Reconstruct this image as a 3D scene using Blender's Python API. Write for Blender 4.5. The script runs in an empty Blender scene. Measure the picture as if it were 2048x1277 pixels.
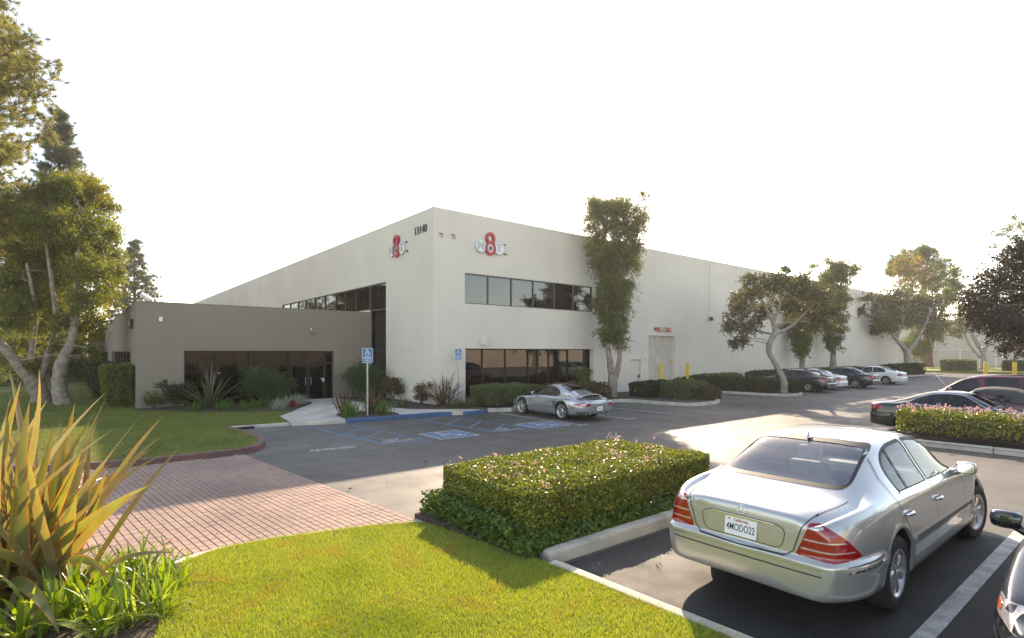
import bpy, bmesh, math, random
import numpy as np
from mathutils import Vector, Matrix
from mathutils.bvhtree import BVHTree
SC = bpy.context.scene
COL = SC.collection
R = math.radians
# ------------------------------------------------------------------ camera, sky, sun, exposure
# world axes: +X runs along the front wall of the warehouse, +Y into the site; the camera stands at the origin
CAM_H = 2.55
cd = bpy.data.cameras.new('camera'); cam = bpy.data.objects.new('camera', cd); COL.objects.link(cam)
cam.location = (0, 0, CAM_H); cam.rotation_euler = (R(90), 0, R(-39.07))
cd.sensor_fit = 'HORIZONTAL'; cd.sensor_width = 36; cd.lens = 36*1085/2048
cd.shift_y = 66.5/2048; cd.clip_start = .1; cd.clip_end = 6000
SC.camera = cam
SUN_EL, SUN_AZ = R(28.8), math.atan2(.749, .664)
wd = bpy.data.worlds.new('World'); SC.world = wd; wd.use_nodes = True
wn = wd.node_tree.nodes; wl = wd.node_tree.links
sky = wn.new('ShaderNodeTexSky'); sky.sky_type = 'NISHITA'; sky.sun_disc = False
sky.sun_elevation = SUN_EL; sky.sun_rotation = SUN_AZ; sky.altitude = 20
sky.air_density = .85; sky.dust_density = .4; sky.ozone_density = .4
wl.new(sky.outputs[0], wn['Background'].inputs[0]); wn['Background'].inputs[1].default_value = .15
ld = bpy.data.lights.new('sun', 'SUN'); ld.energy = 2.8; ld.angle = R(.53); ld.color = (1, .94, .86)
so = bpy.data.objects.new('sun', ld); COL.objects.link(so)
TS = Vector((math.sin(SUN_AZ)*math.cos(SUN_EL), math.cos(SUN_AZ)*math.cos(SUN_EL), math.sin(SUN_EL)))
so.rotation_euler = TS.to_track_quat('Z', 'Y').to_euler(); so.location = (60, 60, 60)
SC.view_settings.view_transform = 'Standard'; SC.view_settings.look = 'None'
SC.view_settings.exposure = 1.8; SC.view_settings.gamma = 1
SC.view_settings.use_curve_mapping = False
SC.view_settings.use_white_balance = True; SC.view_settings.white_balance_temperature = 8800; SC.view_settings.white_balance_tint = 15   # camera set for open shade
SC.render.engine = 'CYCLES'
SC.cycles.max_bounces = 8; SC.cycles.transparent_max_bounces = 12
RNG = np.random.default_rng(7); random.seed(7)

# ------------------------------------------------------------------ materials
def nt(name):
    m = bpy.data.materials.new(name); m.use_nodes = True
    t = m.node_tree; return m, t, t.nodes, t.links, t.nodes['Principled BSDF']
def rgb(c): return (c[0], c[1], c[2], 1)
def pm(name, col, rough=.6, metal=0, ns=4., na=.12, bump=0., bs=60., coat=0., spec=.5, ns2=0, na2=0, col2=None):
    """plain procedural material: base colour broken up by two noises, optional bump"""
    m, t, n, l, b = nt(name)
    b.inputs['Roughness'].default_value = rough; b.inputs['Metallic'].default_value = metal
    b.inputs['Coat Weight'].default_value = coat; b.inputs['Coat Roughness'].default_value = .03
    b.inputs['Specular IOR Level'].default_value = spec
    tc = n.new('ShaderNodeTexCoord')
    geo = n.new('ShaderNodeNewGeometry')
    def noise(s, d=5):
        q = n.new('ShaderNodeTexNoise'); q.inputs['Scale'].default_value = s; q.inputs['Detail'].default_value = d
        l.new(geo.outputs['Position'] if True else tc.outputs['Object'], q.inputs['Vector']); return q.outputs['Fac']
    if na > 0:
        mx = n.new('ShaderNodeMix'); mx.data_type = 'RGBA'
        c2 = col2 or tuple(c*(1-2*na) for c in col); c1 = col if col2 else tuple(c*(1+2*na) for c in col)
        mx.inputs[6].default_value = rgb(c2); mx.inputs[7].default_value = rgb(c1)
        rp = n.new('ShaderNodeMapRange'); rp.inputs[1].default_value = .3; rp.inputs[2].default_value = .7
        l.new(noise(ns), rp.inputs[0]); l.new(rp.outputs[0], mx.inputs[0]); out = mx.outputs[2]
        if na2 > 0:
            m2 = n.new('ShaderNodeMix'); m2.data_type = 'RGBA'; m2.blend_type = 'MULTIPLY'
            m2.inputs[0].default_value = 1
            r2 = n.new('ShaderNodeMapRange'); r2.inputs[1].default_value = .25; r2.inputs[2].default_value = .75
            r2.inputs[3].default_value = 1-na2; r2.inputs[4].default_value = 1+na2
            l.new(noise(ns2), r2.inputs[0]); l.new(out, m2.inputs[6]); l.new(r2.outputs[0], m2.inputs[7]); out = m2.outputs[2]
        l.new(out, b.inputs['Base Color'])
    else:
        b.inputs['Base Color'].default_value = rgb(col)
    if bump > 0:
        bp = n.new('ShaderNodeBump'); bp.inputs['Strength'].default_value = bump; bp.inputs['Distance'].default_value = .02
        l.new(noise(bs, 6), bp.inputs['Height']); l.new(bp.outputs[0], b.inputs['Normal'])
    return m
def leafm(name, cols, trans=.4, rough=.45, spec=.4, tcol=None, patch=None):
    """foliage: each leaf (mesh island) picks its own colour; part of the light comes through"""
    m, t, n, l, b = nt(name)
    g = n.new('ShaderNodeNewGeometry'); rp = n.new('ShaderNodeValToRGB')
    e = rp.color_ramp.elements
    while len(e) < len(cols): e.new(.5)
    for i, c in enumerate(cols): e[i].position = i/(len(cols)-1); e[i].color = rgb(c)
    l.new(g.outputs['Random Per Island'], rp.inputs[0]); col = rp.outputs[0]
    for sc, c, lo, hi, amt in (patch or ()):         # dry or lush patches with a shape of their own
        nz = n.new('ShaderNodeTexNoise'); nz.inputs['Scale'].default_value = sc; nz.inputs['Detail'].default_value = 4; l.new(g.outputs['Position'], nz.inputs['Vector'])
        mr = n.new('ShaderNodeMapRange'); mr.inputs[1].default_value = lo; mr.inputs[2].default_value = hi; mr.inputs[4].default_value = amt; l.new(nz.outputs[0], mr.inputs[0])
        mp = n.new('ShaderNodeMix'); mp.data_type = 'RGBA'; l.new(mr.outputs[0], mp.inputs[0]); l.new(col, mp.inputs[6]); mp.inputs[7].default_value = rgb(c); col = mp.outputs[2]
    l.new(col, b.inputs['Base Color'])
    b.inputs['Roughness'].default_value = rough; b.inputs['Specular IOR Level'].default_value = spec
    tr = n.new('ShaderNodeBsdfTranslucent'); mx = n.new('ShaderNodeMixShader'); mx.inputs[0].default_value = trans
    mu = n.new('ShaderNodeMix'); mu.data_type = 'RGBA'; mu.blend_type = 'MULTIPLY'; mu.inputs[0].default_value = 1
    mu.inputs[7].default_value = rgb(tcol or (1.5, 1.45, .7)); l.new(col, mu.inputs[6]); l.new(mu.outputs[2], tr.inputs[0])
    l.new(b.outputs[0], mx.inputs[1]); l.new(tr.outputs[0], mx.inputs[2]); l.new(mx.outputs[0], n['Material Output'].inputs[0])
    return m
def glassm(name, tint=(.3, .3, .3), ior=1.9, rough=.01):
    m, t, n, l, b = nt(name); n.remove(b)
    tr = n.new('ShaderNodeBsdfTransparent'); tr.inputs[0].default_value = rgb(tint)
    gl = n.new('ShaderNodeBsdfGlossy'); gl.inputs['Roughness'].default_value = rough; gl.inputs[0].default_value = (.95, .97, 1, 1)
    fr = n.new('ShaderNodeFresnel'); fr.inputs[0].default_value = ior
    geo = n.new('ShaderNodeNewGeometry'); nz = n.new('ShaderNodeTexNoise'); nz.inputs['Scale'].default_value = .8; nz.inputs['Detail'].default_value = 1
    bp = n.new('ShaderNodeBump'); bp.inputs['Strength'].default_value = .03; bp.inputs['Distance'].default_value = .05
    l.new(geo.outputs['Position'], nz.inputs['Vector']); l.new(nz.outputs[0], bp.inputs['Height']); l.new(bp.outputs[0], gl.inputs['Normal'])
    mx = n.new('ShaderNodeMixShader'); l.new(fr.outputs[0], mx.inputs[0]); l.new(tr.outputs[0], mx.inputs[1]); l.new(gl.outputs[0], mx.inputs[2])
    l.new(mx.outputs[0], n['Material Output'].inputs[0]); return m
def emitm(name, col, s):
    m, t, n, l, b = nt(name); b.inputs['Emission Color'].default_value = rgb(col); b.inputs['Emission Strength'].default_value = s
    b.inputs['Base Color'].default_value = rgb(col); return m
def asphaltm(name='asphalt', ca=(.060, .055, .047), cb=(.124, .113, .096), r0=.5, r1=.68):
    m, t, n, l, b = nt(name)
    geo = n.new('ShaderNodeNewGeometry')
    def nz(s, d=6, rough=.55):
        q = n.new('ShaderNodeTexNoise'); q.inputs['Scale'].default_value = s; q.inputs['Detail'].default_value = d; q.inputs['Roughness'].default_value = rough
        l.new(geo.outputs['Position'], q.inputs['Vector']); return q.outputs['Fac']
    def mr(x, a, b_, c, d):
        q = n.new('ShaderNodeMapRange'); q.inputs[1].default_value = a; q.inputs[2].default_value = b_; q.inputs[3].default_value = c; q.inputs[4].default_value = d
        l.new(x, q.inputs[0]); return q.outputs[0]
    def mixc(f, a, c, mode='MIX'):
        q = n.new('ShaderNodeMix'); q.data_type = 'RGBA'; q.blend_type = mode
        if hasattr(f, 'node'): l.new(f, q.inputs[0])
        else: q.inputs[0].default_value = f
        for i, v in ((6, a), (7, c)):
            if hasattr(v, 'node'): l.new(v, q.inputs[i])
            else: q.inputs[i].default_value = rgb(v)
        return q.outputs[2]
    base = mixc(mr(nz(.22, 4), .35, .65, 0, 1), ca, cb)
    base = mixc(1, base, mixc(mr(nz(300, 3), .3, .7, 0, 1), (.6, .6, .6), (1.4, 1.4, 1.4)), 'MULTIPLY')
    base = mixc(1, base, mixc(mr(nz(14, 5, .7), .3, .7, 0, 1), (.8, .8, .8), (1.2, 1.2, 1.2)), 'MULTIPLY')
    st = mr(nz(.75, 6, .7), .53, .68, 0, .75); base = mixc(st, base, (.05, .048, .046))       # old oil and wear
    # cracks
    vo = n.new('ShaderNodeTexVoronoi'); vo.feature = 'DISTANCE_TO_EDGE'; vo.inputs['Scale'].default_value = .55
    wv = n.new('ShaderNodeVectorMath'); wv.operation = 'ADD'; nn = n.new('ShaderNodeTexNoise'); nn.inputs['Scale'].default_value = 2.2; nn.inputs['Detail'].default_value = 5
    l.new(geo.outputs['Position'], nn.inputs['Vector'])
    sc = n.new('ShaderNodeVectorMath'); sc.operation = 'SCALE'; sc.inputs['Scale'].default_value = .9; l.new(nn.outputs['Color'], sc.inputs[0])
    l.new(geo.outputs['Position'], wv.inputs[0]); l.new(sc.outputs[0], wv.inputs[1]); l.new(wv.outputs[0], vo.inputs['Vector'])
    ck = mr(vo.outputs['Distance'], 0, .010, .75, 0); gate = mr(nz(.35, 2), .46, .56, 0, 1)
    mm = n.new('ShaderNodeMath'); mm.operation = 'MULTIPLY'; l.new(ck, mm.inputs[0]); l.new(gate, mm.inputs[1])
    base = mixc(mm.outputs[0], base, (.03, .03, .03)); l.new(base, b.inputs['Base Color'])
    l.new(mr(nz(1.3, 4), .3, .7, r0, r1), b.inputs['Roughness']); b.inputs['Specular IOR Level'].default_value = .42
    bp = n.new('ShaderNodeBump'); bp.inputs['Strength'].default_value = .55; bp.inputs['Distance'].default_value = .012
    l.new(nz(160, 4), bp.inputs['Height']); l.new(bp.outputs[0], b.inputs['Normal']); return m
def stuccom(name, col, streak=.06, bump=.25):
    """painted tilt-up concrete: soft mottling, faint vertical rain streaks, fine sand texture"""
    m, t, n, l, b = nt(name); b.inputs['Roughness'].default_value = .85; b.inputs['Specular IOR Level'].default_value = .25
    geo = n.new('ShaderNodeNewGeometry')
    def nz(s, vec, d=5):
        q = n.new('ShaderNodeTexNoise'); q.inputs['Scale'].default_value = s; q.inputs['Detail'].default_value = d; l.new(vec, q.inputs['Vector']); return q.outputs['Fac']
    sp = n.new('ShaderNodeVectorMath'); sp.operation = 'MULTIPLY'; sp.inputs[1].default_value = (1, 1, .06); l.new(geo.outputs['Position'], sp.inputs[0])
    P = geo.outputs['Position']; out = None
    for f, lo, hi, a in ((nz(.35, P), .3, .7, .05), (nz(3.2, sp.outputs[0]), .35, .75, streak), (nz(9, P), .3, .7, .02)):
        r = n.new('ShaderNodeMapRange'); r.inputs[1].default_value = lo; r.inputs[2].default_value = hi; r.inputs[3].default_value = 1+a; r.inputs[4].default_value = 1-a
        l.new(f, r.inputs[0]); q = n.new('ShaderNodeMix'); q.data_type = 'RGBA'; q.blend_type = 'MULTIPLY'; q.inputs[0].default_value = 1
        if out is None: q.inputs[6].default_value = rgb(col)
        else: l.new(out, q.inputs[6])
        l.new(r.outputs[0], q.inputs[7]); out = q.outputs[2]
    l.new(out, b.inputs['Base Color'])
    bp = n.new('ShaderNodeBump'); bp.inputs['Strength'].default_value = bump; bp.inputs['Distance'].default_value = .01
    l.new(nz(70, P, 3), bp.inputs['Height']); l.new(bp.outputs[0], b.inputs['Normal']); return m
M = {}
M['asphalt'] = asphaltm()
M['sealcoat'] = asphaltm('fresh sealcoat', (.020, .019, .018), (.042, .040, .037), .62, .8)
M['wall'] = stuccom('wall paint', (.685, .625, .53), .016)
M['annex'] = stuccom('annex paint', (.24, .205, .158), .02)
M['neigh'] = stuccom('neighbour paint', (.56, .48, .37))
M['farwall'] = stuccom('far wall paint', (.52, .47, .42), .02)
M['concrete'] = pm('concrete', (.54, .49, .41), .8, ns=1.3, na=.1, bump=.25, bs=120, ns2=30, na2=.12)
M['kerb'] = pm('kerb concrete', (.50, .455, .38), .8, ns=2.5, na=.12, bump=.3, bs=90, ns2=40, na2=.15)
M['redkerb'] = pm('worn red kerb', (.23, .085, .08), .8, ns=2.2, na=.1, bump=.4, bs=60, col2=(.085, .07, .06), ns2=14, na2=.3)
M['bluekerb'] = pm('blue kerb paint', (.035, .105, .21), .6, ns=9, na=.15, bump=.2)
M['brick'] = pm('stamped brick', (.33, .212, .165), .75, ns=.7, na=.12, bump=.5, bs=110, ns2=7, na2=.2)
M['joint'] = pm('brick joint', (.13, .10, .085), .9, ns=6, na=.2)
M['soil'] = pm('mulch soil', (.075, .05, .035), .95, ns=14, na=.3, bump=.8, bs=40)
M['lawnbase'] = pm('lawn soil', (.13, .14, .035), .95, ns=.8, na=.2, bump=.6, bs=60, ns2=20, na2=.3)
M['ground'] = pm('far ground', (.12, .12, .07), .95, ns=.2, na=.2)
M['bronze'] = pm('dark bronze frame', (.022, .018, .014), .4, metal=.3, na=.1)
M['greyframe'] = pm('grey frame', (.09, .10, .10), .4, metal=.4, na=.1)
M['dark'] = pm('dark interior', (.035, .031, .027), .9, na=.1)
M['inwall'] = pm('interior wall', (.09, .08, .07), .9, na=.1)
M['blind'] = pm('vertical blind', (.34, .31, .26), .8, na=.06)
M['glass'] = glassm('bronze glass', (.42, .39, .34), 1.8)
M['glassd'] = glassm('dark entrance glass', (.36, .33, .29), 1.3)
M['glassb'] = glassm('blue grey reflective glass', (.14, .16, .18), 2.1)
M['white'] = pm('white paint', (.75, .74, .70), .5, na=.04)
M['offwhite'] = pm('off white box', (.62, .60, .54), .6, na=.05)
M['linew'] = pm('worn white line', (.62, .60, .55), .7, ns=5, na=.1, col2=(.30, .29, .27), ns2=40, na2=.2)
M['lineb'] = pm('worn blue line', (.095, .20, .33), .7, ns=5, na=.1, col2=(.09, .15, .22), ns2=40, na2=.25)
M['signblue'] = pm('sign blue', (.04, .17, .36), .45, na=.05)
M['steel'] = pm('galvanised steel', (.42, .42, .41), .45, metal=.7, ns=8, na=.1)
M['yellow'] = pm('bollard yellow', (.72, .45, .02), .5, ns=6, na=.08)
M['red'] = pm('sign red', (.48, .03, .035), .45, na=.05)
M['black'] = pm('black plastic', (.012, .012, .012), .5, na=0)
M['letter'] = pm('dark letter', (.03, .03, .03), .5, na=0)
M['disc'] = pm('brushed sign disc', (.66, .68, .68), .4, metal=.2, na=.03)
M['rollup'] = pm('roll-up door paint', (.66, .61, .52), .55, ns=2, na=.06)
M['lamp'] = emitm('lit fixture', (1, .9, .7), 3)
M['recess'] = pm('recess cream', (.72, .64, .46), .6, na=.05)

# ------------------------------------------------------------------ mesh helpers
def npmesh(name, V, F, smooth=False):
    """mesh from an (n,3) array and an (m,k) array of faces"""
    V = np.asarray(V, np.float32); F = np.asarray(F, np.int32)
    me = bpy.data.meshes.new(name); k = F.shape[1]
    me.vertices.add(len(V)); me.vertices.foreach_set('co', V.ravel())
    me.loops.add(F.size); me.loops.foreach_set('vertex_index', F.ravel())
    me.polygons.add(len(F)); me.polygons.foreach_set('loop_start', np.arange(0, F.size, k, dtype=np.int32))
    me.polygons.foreach_set('loop_total', np.full(len(F), k, np.int32))
    me.polygons.foreach_set('use_smooth', np.full(len(F), smooth))
    me.update(calc_edges=True); return me
def wloc(o):
    p = Vector((0, 0, 0))
    while o is not None: p += o.location; o = o.parent
    return p
def link(name, me, mat=None, parent=None, kind=None, local=False):
    o = bpy.data.objects.new(name, me); COL.objects.link(o)
    if mat is not None and me is not None: me.materials.append(M[mat] if isinstance(mat, str) else mat)
    if parent is not None:
        o.parent = parent
        if not local: me.transform(Matrix.Translation(-wloc(parent)))
    if kind: o['kind'] = kind
    return o
def tag(o, label, cat, group=None):
    o['label'] = label; o['category'] = cat
    if group: o['group'] = group
    return o
def thing(name, label, cat, loc, group=None, rz=0):
    o = bpy.data.objects.new(name, None); COL.objects.link(o); o.location = loc; o.rotation_euler = (0, 0, rz)
    o.empty_display_size = .2
    return tag(o, label, cat, group)
def copy_tree(o, parent=None):
    c = o.copy(); COL.objects.link(c)
    if parent is not None: c.parent = parent
    for ch in list(o.children): copy_tree(ch, c)
    return c
class MB:
    """collects boxes, tubes, prisms ... and builds ONE mesh"""
    def __init__(s, T=None): s.v = []; s.f = []; s.T = T
    def add(s, vs, fs):
        b = len(s.v); s.v += [tuple(s.T(*p)) if s.T else tuple(p) for p in vs]; s.f += [tuple(i+b for i in f) for f in fs]; return s
    def box(s, x0, x1, y0, y1, z0, z1):
        return s.add([(x, y, z) for z in (z0, z1) for y in (y0, y1) for x in (x0, x1)],
                     [(0, 2, 3, 1), (4, 5, 7, 6), (0, 1, 5, 4), (2, 6, 7, 3), (0, 4, 6, 2), (1, 3, 7, 5)])
    def quad(s, a, b, c, d): return s.add([a, b, c, d], [(0, 1, 2, 3)])
    def prism(s, poly, z0, z1, bottom=True):
        n = len(poly); vs = [(x, y, z0) for x, y in poly]+[(x, y, z1) for x, y in poly]
        fs = [(i, (i+1) % n, n+(i+1) % n, n+i) for i in range(n)]+[tuple(range(n, 2*n))]
        if bottom: fs.append(tuple(range(n-1, -1, -1)))
        return s.add(vs, fs)
    def tube(s, path, rad, n=8, cap=True):
        P = [Vector(p) for p in path]; m = len(P); rad = rad if hasattr(rad, '__len__') else [rad]*m
        vs = []; up = None
        for i, p in enumerate(P):
            t = (P[min(i+1, m-1)]-P[max(i-1, 0)]).normalized()
            if up is None: up = t.orthogonal().normalized()
            up = (up-t*up.dot(t)); up = up.normalized() if up.length > 1e-6 else t.orthogonal().normalized()
            w = t.cross(up)
            vs += [tuple(p+(up*math.cos(2*math.pi*k/n)+w*math.sin(2*math.pi*k/n))*rad[i]) for k in range(n)]
        fs = [(i*n+k, i*n+(k+1) % n, (i+1)*n+(k+1) % n, (i+1)*n+k) for i in range(m-1) for k in range(n)]
        if cap: fs += [tuple(range(n-1, -1, -1)), tuple((m-1)*n+k for k in range(n))]
        return s.add(vs, fs)
    def lathe(s, prof, n=32, axis='z', c=(0, 0, 0), closed=False):
        vs = []; m = len(prof)
        for r, h in prof:
            for k in range(n):
                a = 2*math.pi*k/n; x, y = r*math.cos(a), r*math.sin(a)
                p = (x, y, h) if axis == 'z' else ((x, h, y) if axis == 'y' else (h, x, y))
                vs.append((p[0]+c[0], p[1]+c[1], p[2]+c[2]))
        fs = [(i*n+k, i*n+(k+1) % n, ((i+1) % m)*n+(k+1) % n, ((i+1) % m)*n+k) for i in range(m if closed else m-1) for k in range(n)]
        return s.add(vs, fs)
    def mesh(s, name='m', smooth=False, bevel=0, seg=1, weld=False):
        me = bpy.data.meshes.new(name); me.from_pydata(s.v, [], s.f)
        bm = bmesh.new(); bm.from_mesh(me)
        if weld: bmesh.ops.remove_doubles(bm, verts=bm.verts, dist=1e-4)
        bmesh.ops.recalc_face_normals(bm, faces=bm.faces)
        if bevel:
            ed = [e for e in bm.edges if len(e.link_faces) == 2 and e.calc_face_angle(0) > .5]
            bmesh.ops.bevel(bm, geom=ed, offset=bevel, segments=seg, affect='EDGES', profile=.6)
        bm.to_mesh(me); bm.free()
        if smooth: me.polygons.foreach_set('use_smooth', [True]*len(me.polygons))
        if smooth == 'auto': me.set_sharp_from_angle(angle=R(38))
        return me
    def build(s, name, mat, parent=None, kind=None, smooth=False, bevel=0, seg=1, local=False, weld=False):
        return link(name, s.mesh(name, smooth, bevel, seg, weld), mat, parent, kind, local)
_tc = {}
def text_mesh(body, size, extrude=.01, narrow=1.0, align='CENTER', bold=0.0):
    """lettering as real geometry: lies in XY, reading along +X"""
    k = (body, size, extrude, narrow, align, bold)
    cu = bpy.data.curves.new('t', 'FONT'); cu.body = body; cu.size = size; cu.extrude = extrude; cu.align_x = align; cu.align_y = 'CENTER'; cu.offset = bold
    cu.resolution_u = 3
    o = bpy.data.objects.new('t', cu); COL.objects.link(o)
    dg = bpy.context.evaluated_depsgraph_get(); me = bpy.data.meshes.new_from_object(o.evaluated_get(dg))
    bpy.data.objects.remove(o); bpy.data.curves.remove(cu); me.materials.clear()
    me.transform(Matrix.Diagonal((narrow, 1, 1, 1))); return me
def rounded(poly, r, n=5):
    out = []; m = len(poly)
    for i in range(m):
        a, b, c = Vector(poly[i-1][:2]), Vector(poly[i][:2]), Vector(poly[(i+1) % m][:2])
        rr = r[i] if hasattr(r, '__len__') else r
        d1 = min(rr, (a-b).length*.45); d2 = min(rr, (c-b).length*.45)
        p, q = b+(a-b).normalized()*d1, b+(c-b).normalized()*d2
        for k in range(n+1):
            t = k/n; out.append(tuple(p*(1-t)**2+b*2*t*(1-t)+q*t*t))
    return out
def offset_path(path, d):
    P = [Vector(p[:2]) for p in path]; out = []
    for i, p in enumerate(P):
        t = (P[min(i+1, len(P)-1)]-P[max(i-1, 0)]).normalized(); out.append((p.x-t.y*d, p.y+t.x*d))
    return out
def smooth_path(pts, n=6):
    """Catmull-Rom through the points"""
    P = [Vector((*p, 0)[:3]) if len(p) == 2 else Vector(p) for p in pts]; out = []
    for i in range(len(P)-1):
        a, b, c, d = P[max(i-1, 0)], P[i], P[i+1], P[min(i+2, len(P)-1)]
        for k in range(n):
            t = k/n; out.append(.5*((2*b)+(c-a)*t+(2*a-5*b+4*c-d)*t*t+(3*b-a-3*c+d)*t**3))
    out.append(P[-1]); return out
# ------------------------------------------------------------------ ground, lot, bricks, lawns, walks, kerbs
ALLK = []
MB().box(-1500, 1500, -1500, 1500, -1.2, -.03).build('ground', 'ground', kind='structure')
lot = MB().box(-60, 150, -27, 140, -.5, 0).build('parking_lot', 'asphalt', kind='structure')
def kerb(name, path, w, h, mat, gap=3.0, bevel=.02, z0=-.02):
    """kerb stones laid along a path (path = the face towards the lot; the stone lies to its left)"""
    P = [Vector(p[:2]) for p in path]; tot = 0; cum = [0]
    for i in range(len(P)-1): tot += (P[i+1]-P[i]).length; cum.append(tot)
    out = offset_path(path, w); n = max(1, round(tot/gap)); parent = None
    for k in range(n):
        a, b = tot*k/n+(.004 if k else 0), tot*(k+1)/n-(.004 if k < n-1 else 0)
        ts = [a]+[c for c in cum if a+.03 < c < b-.03]+[b]
        def at(L, t):
            for i in range(len(cum)-1):
                if t <= cum[i+1]+1e-6:
                    f = (t-cum[i])/max(1e-6, cum[i+1]-cum[i]); p, q = L[i], L[i+1]; return (p[0]*(1-f)+q[0]*f, p[1]*(1-f)+q[1]*f)
            return tuple(L[-1])
        A = [at([tuple(p) for p in P], t) for t in ts]; B = [at(out, t) for t in ts]
        o = MB().prism(A+B[::-1], z0, h).build(name if parent is None else 'kerb_stone', mat, parent, bevel=bevel, seg=2)
        if parent is None: parent = o; o['kind'] = 'structure'
    return parent
# --- left lawn with worn red kerb
LK = [(-34, 22.5), (-18, 19.6), (-8, 17.4), (-3, 16.3), (-1.18, 15.7), (-.27, 15.2), (.92, 14.8), (2.2, 14.72), (3.2, 14.8), (3.75, 15.1), (4.08, 15.7), (4.22, 16.5), (4.22, 17.3), (4.12, 18.6), (4.0, 19.7)]
LKs = [(p.x, p.y) for p in smooth_path(LK, 4)]
kerb('lawn_kerb', LKs, .16, .14, 'redkerb', 3.2)
k2 = kerb('kerb_by_walk', [(4.0, 19.75), (4.9, 19.62), (5.9, 19.5)], .15, .10, 'kerb', 2)
MB().box(4.12, 4.75, 19.50, 19.63, .005, .075).build('storm_drain_opening', 'black', k2)
inner = offset_path(LKs, .15)
lawnL = inner+[(4.05, 19.88), (5.85, 19.66), (6.15, 21.76), (7.0, 22.95), (6.3, 23.3), (5.3, 24.0), (4.3, 24.7), (3.2, 26.2), (2.1, 27.3), (2.0, 28.3), (2.3, 28.35), (2.3, 120), (-34, 120)]
def sheet(poly, z0, z1, name, mat, parent=None, kind='structure', bump=0):
    return MB().prism(poly, z0, z1, False).build(name, mat, parent, kind if parent is None else None)
sheet(lawnL, -.3, .13, 'left_lawn', 'lawnbase')
# --- front lawn, where the camera stands
lawnF = [(.42, 5.1), (.62, 5.75), (.8, 6.5), (.93, 7.1), (1.02, 7.36), (1.46, 7.56), (2.05, 7.53), (2.64, 7.38), (3.3, 7.2), (3.86, 6.95), (3.98, 6.66), (4.08, 5.8), (4.2, 4.99), (4.33, 4.49), (4.38, 3.6), (4.45, 2.36), (4.5, 0), (4.5, -9), (-9, -9), (-9, 4.6), (-3, 4.7)]
sheet(lawnF, -.3, .105, 'front_lawn', 'lawnbase')
bedF = [(.42, 5.1), (.62, 5.75), (.8, 6.5), (.93, 7.1), (1.0, 7.36), (.6, 7.5), (-.1, 7.62), (-1.0, 7.75), (-3, 8.0), (-9, 9), (-9, 4.6), (-3, 4.7)]
sheet(bedF, -.3, .075, 'planting_bed', 'soil')
kerb('stall_kerb', [(4.56, -9), (4.56, 0), (4.51, 2.36), (4.45, 3.6), (4.42, 4.45), (4.40, 4.62)], .13, .125, 'kerb', 3)
# concrete band between bricks and lawn
kerb('brick_edge_band', [(p[0], p[1]) for p in [(4.06, 7.22), (3.86, 7.16), (3.3, 7.36), (2.64, 7.56), (2.05, 7.70), (1.46, 7.74), (.95, 7.66), (.2, 7.76), (-.6, 7.86), (-1.6, 8.0), (-5, 8.5)]], .19, .06, 'kerb', 60, .008)
# --- stamped brick paving
rot = R(-5.8); ax, ay = 4.06, 7.3
ct, st_ = math.cos(rot), math.sin(rot)
def bw(a, b):   # brick frame (a to the left of the edge, b along the edge) -> world
    return (ax-a*math.cos(R(5.8))-b*math.sin(R(5.8)), ay-a*math.sin(R(5.8))*0+b*math.cos(R(5.8))-a*.10)
edge = [bw(0, -1.2), bw(0, 8.2)]
BWD, BLN = .100, .205
pav = sheet([bw(0, -.6), bw(0, 7.6), bw(6, 9.0), bw(14, 11), bw(14, -.9), bw(6, -.3)], -.2, .004, 'brick_paving', 'joint')
def inside(poly, x, y):
    c = False; n = len(poly)
    for i in range(n):
        x1, y1 = poly[i][:2]; x2, y2 = poly[i-1][:2]
        if (y1 > y) != (y2 > y) and x < (x2-x1)*(y-y1)/(y2-y1)+x1: c = not c
    return c
kerbpoly = LKs+[(4.0, 30), (-34, 30)]
band = [(4.06, 7.22), (3.86, 7.16), (3.3, 7.36), (2.64, 7.56), (2.05, 7.70), (1.46, 7.74), (.95, 7.66), (.2, 7.76), (-.6, 7.86), (-1.6, 8.0), (-5, 8.5), (-14, 10), (-14, 0), (4.06, 0)]
def brick_v(x, y, th, zt, jit):
    hx, hy, c = BWD/2-.004, BLN/2-.003, .005
    pts = []
    for z, q in ((.0, 0), (zt-.006, 0), (zt, c)):
        for sx, sy in ((-1, -1), (1, -1), (1, 1), (-1, 1)):
            lx, ly = sx*(hx-q), sy*(hy-q)
            pts.append((x+lx*math.cos(th)-ly*math.sin(th), y+lx*math.sin(th)+ly*math.cos(th), z+jit*(lx+ly) if z else 0))
    return pts
bf = [(0, 1, 5, 4), (1, 2, 6, 5), (2, 3, 7, 6), (3, 0, 4, 7), (4, 5, 9, 8), (5, 6, 10, 9), (6, 7, 11, 10), (7, 4, 8, 11), (8, 9, 10, 11)]
th = R(5.8); cand = []
for i in range(0, 112):
    for j in range(-4, 44):
        x, y = bw((i+.5)*BWD, (j+.5)*BLN+(0 if i % 2 else .02))
        if inside(kerbpoly, x, y+.06) or inside(band, x, y-.06): continue
        if x < -7.5: continue
        cand.append((x, y))
def vis(p):   # apparent size from the camera
    d = p[0]*.630+p[1]*.776; l = p[0]*.776-p[1]*.630
    if d < 1 or abs(l/d) > .93: return 99
    if p[0] < .3 and p[1] < 9.6: return 60+d   # behind the flax
    return d
cand.sort(key=vis)
bm0 = None; Vs = []; Fs = []
bmesh_shared = MB().add(brick_v(0, 0, th, .013, 0), bf).mesh('brick')
bmesh_shared.materials.append(M['brick'])
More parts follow.
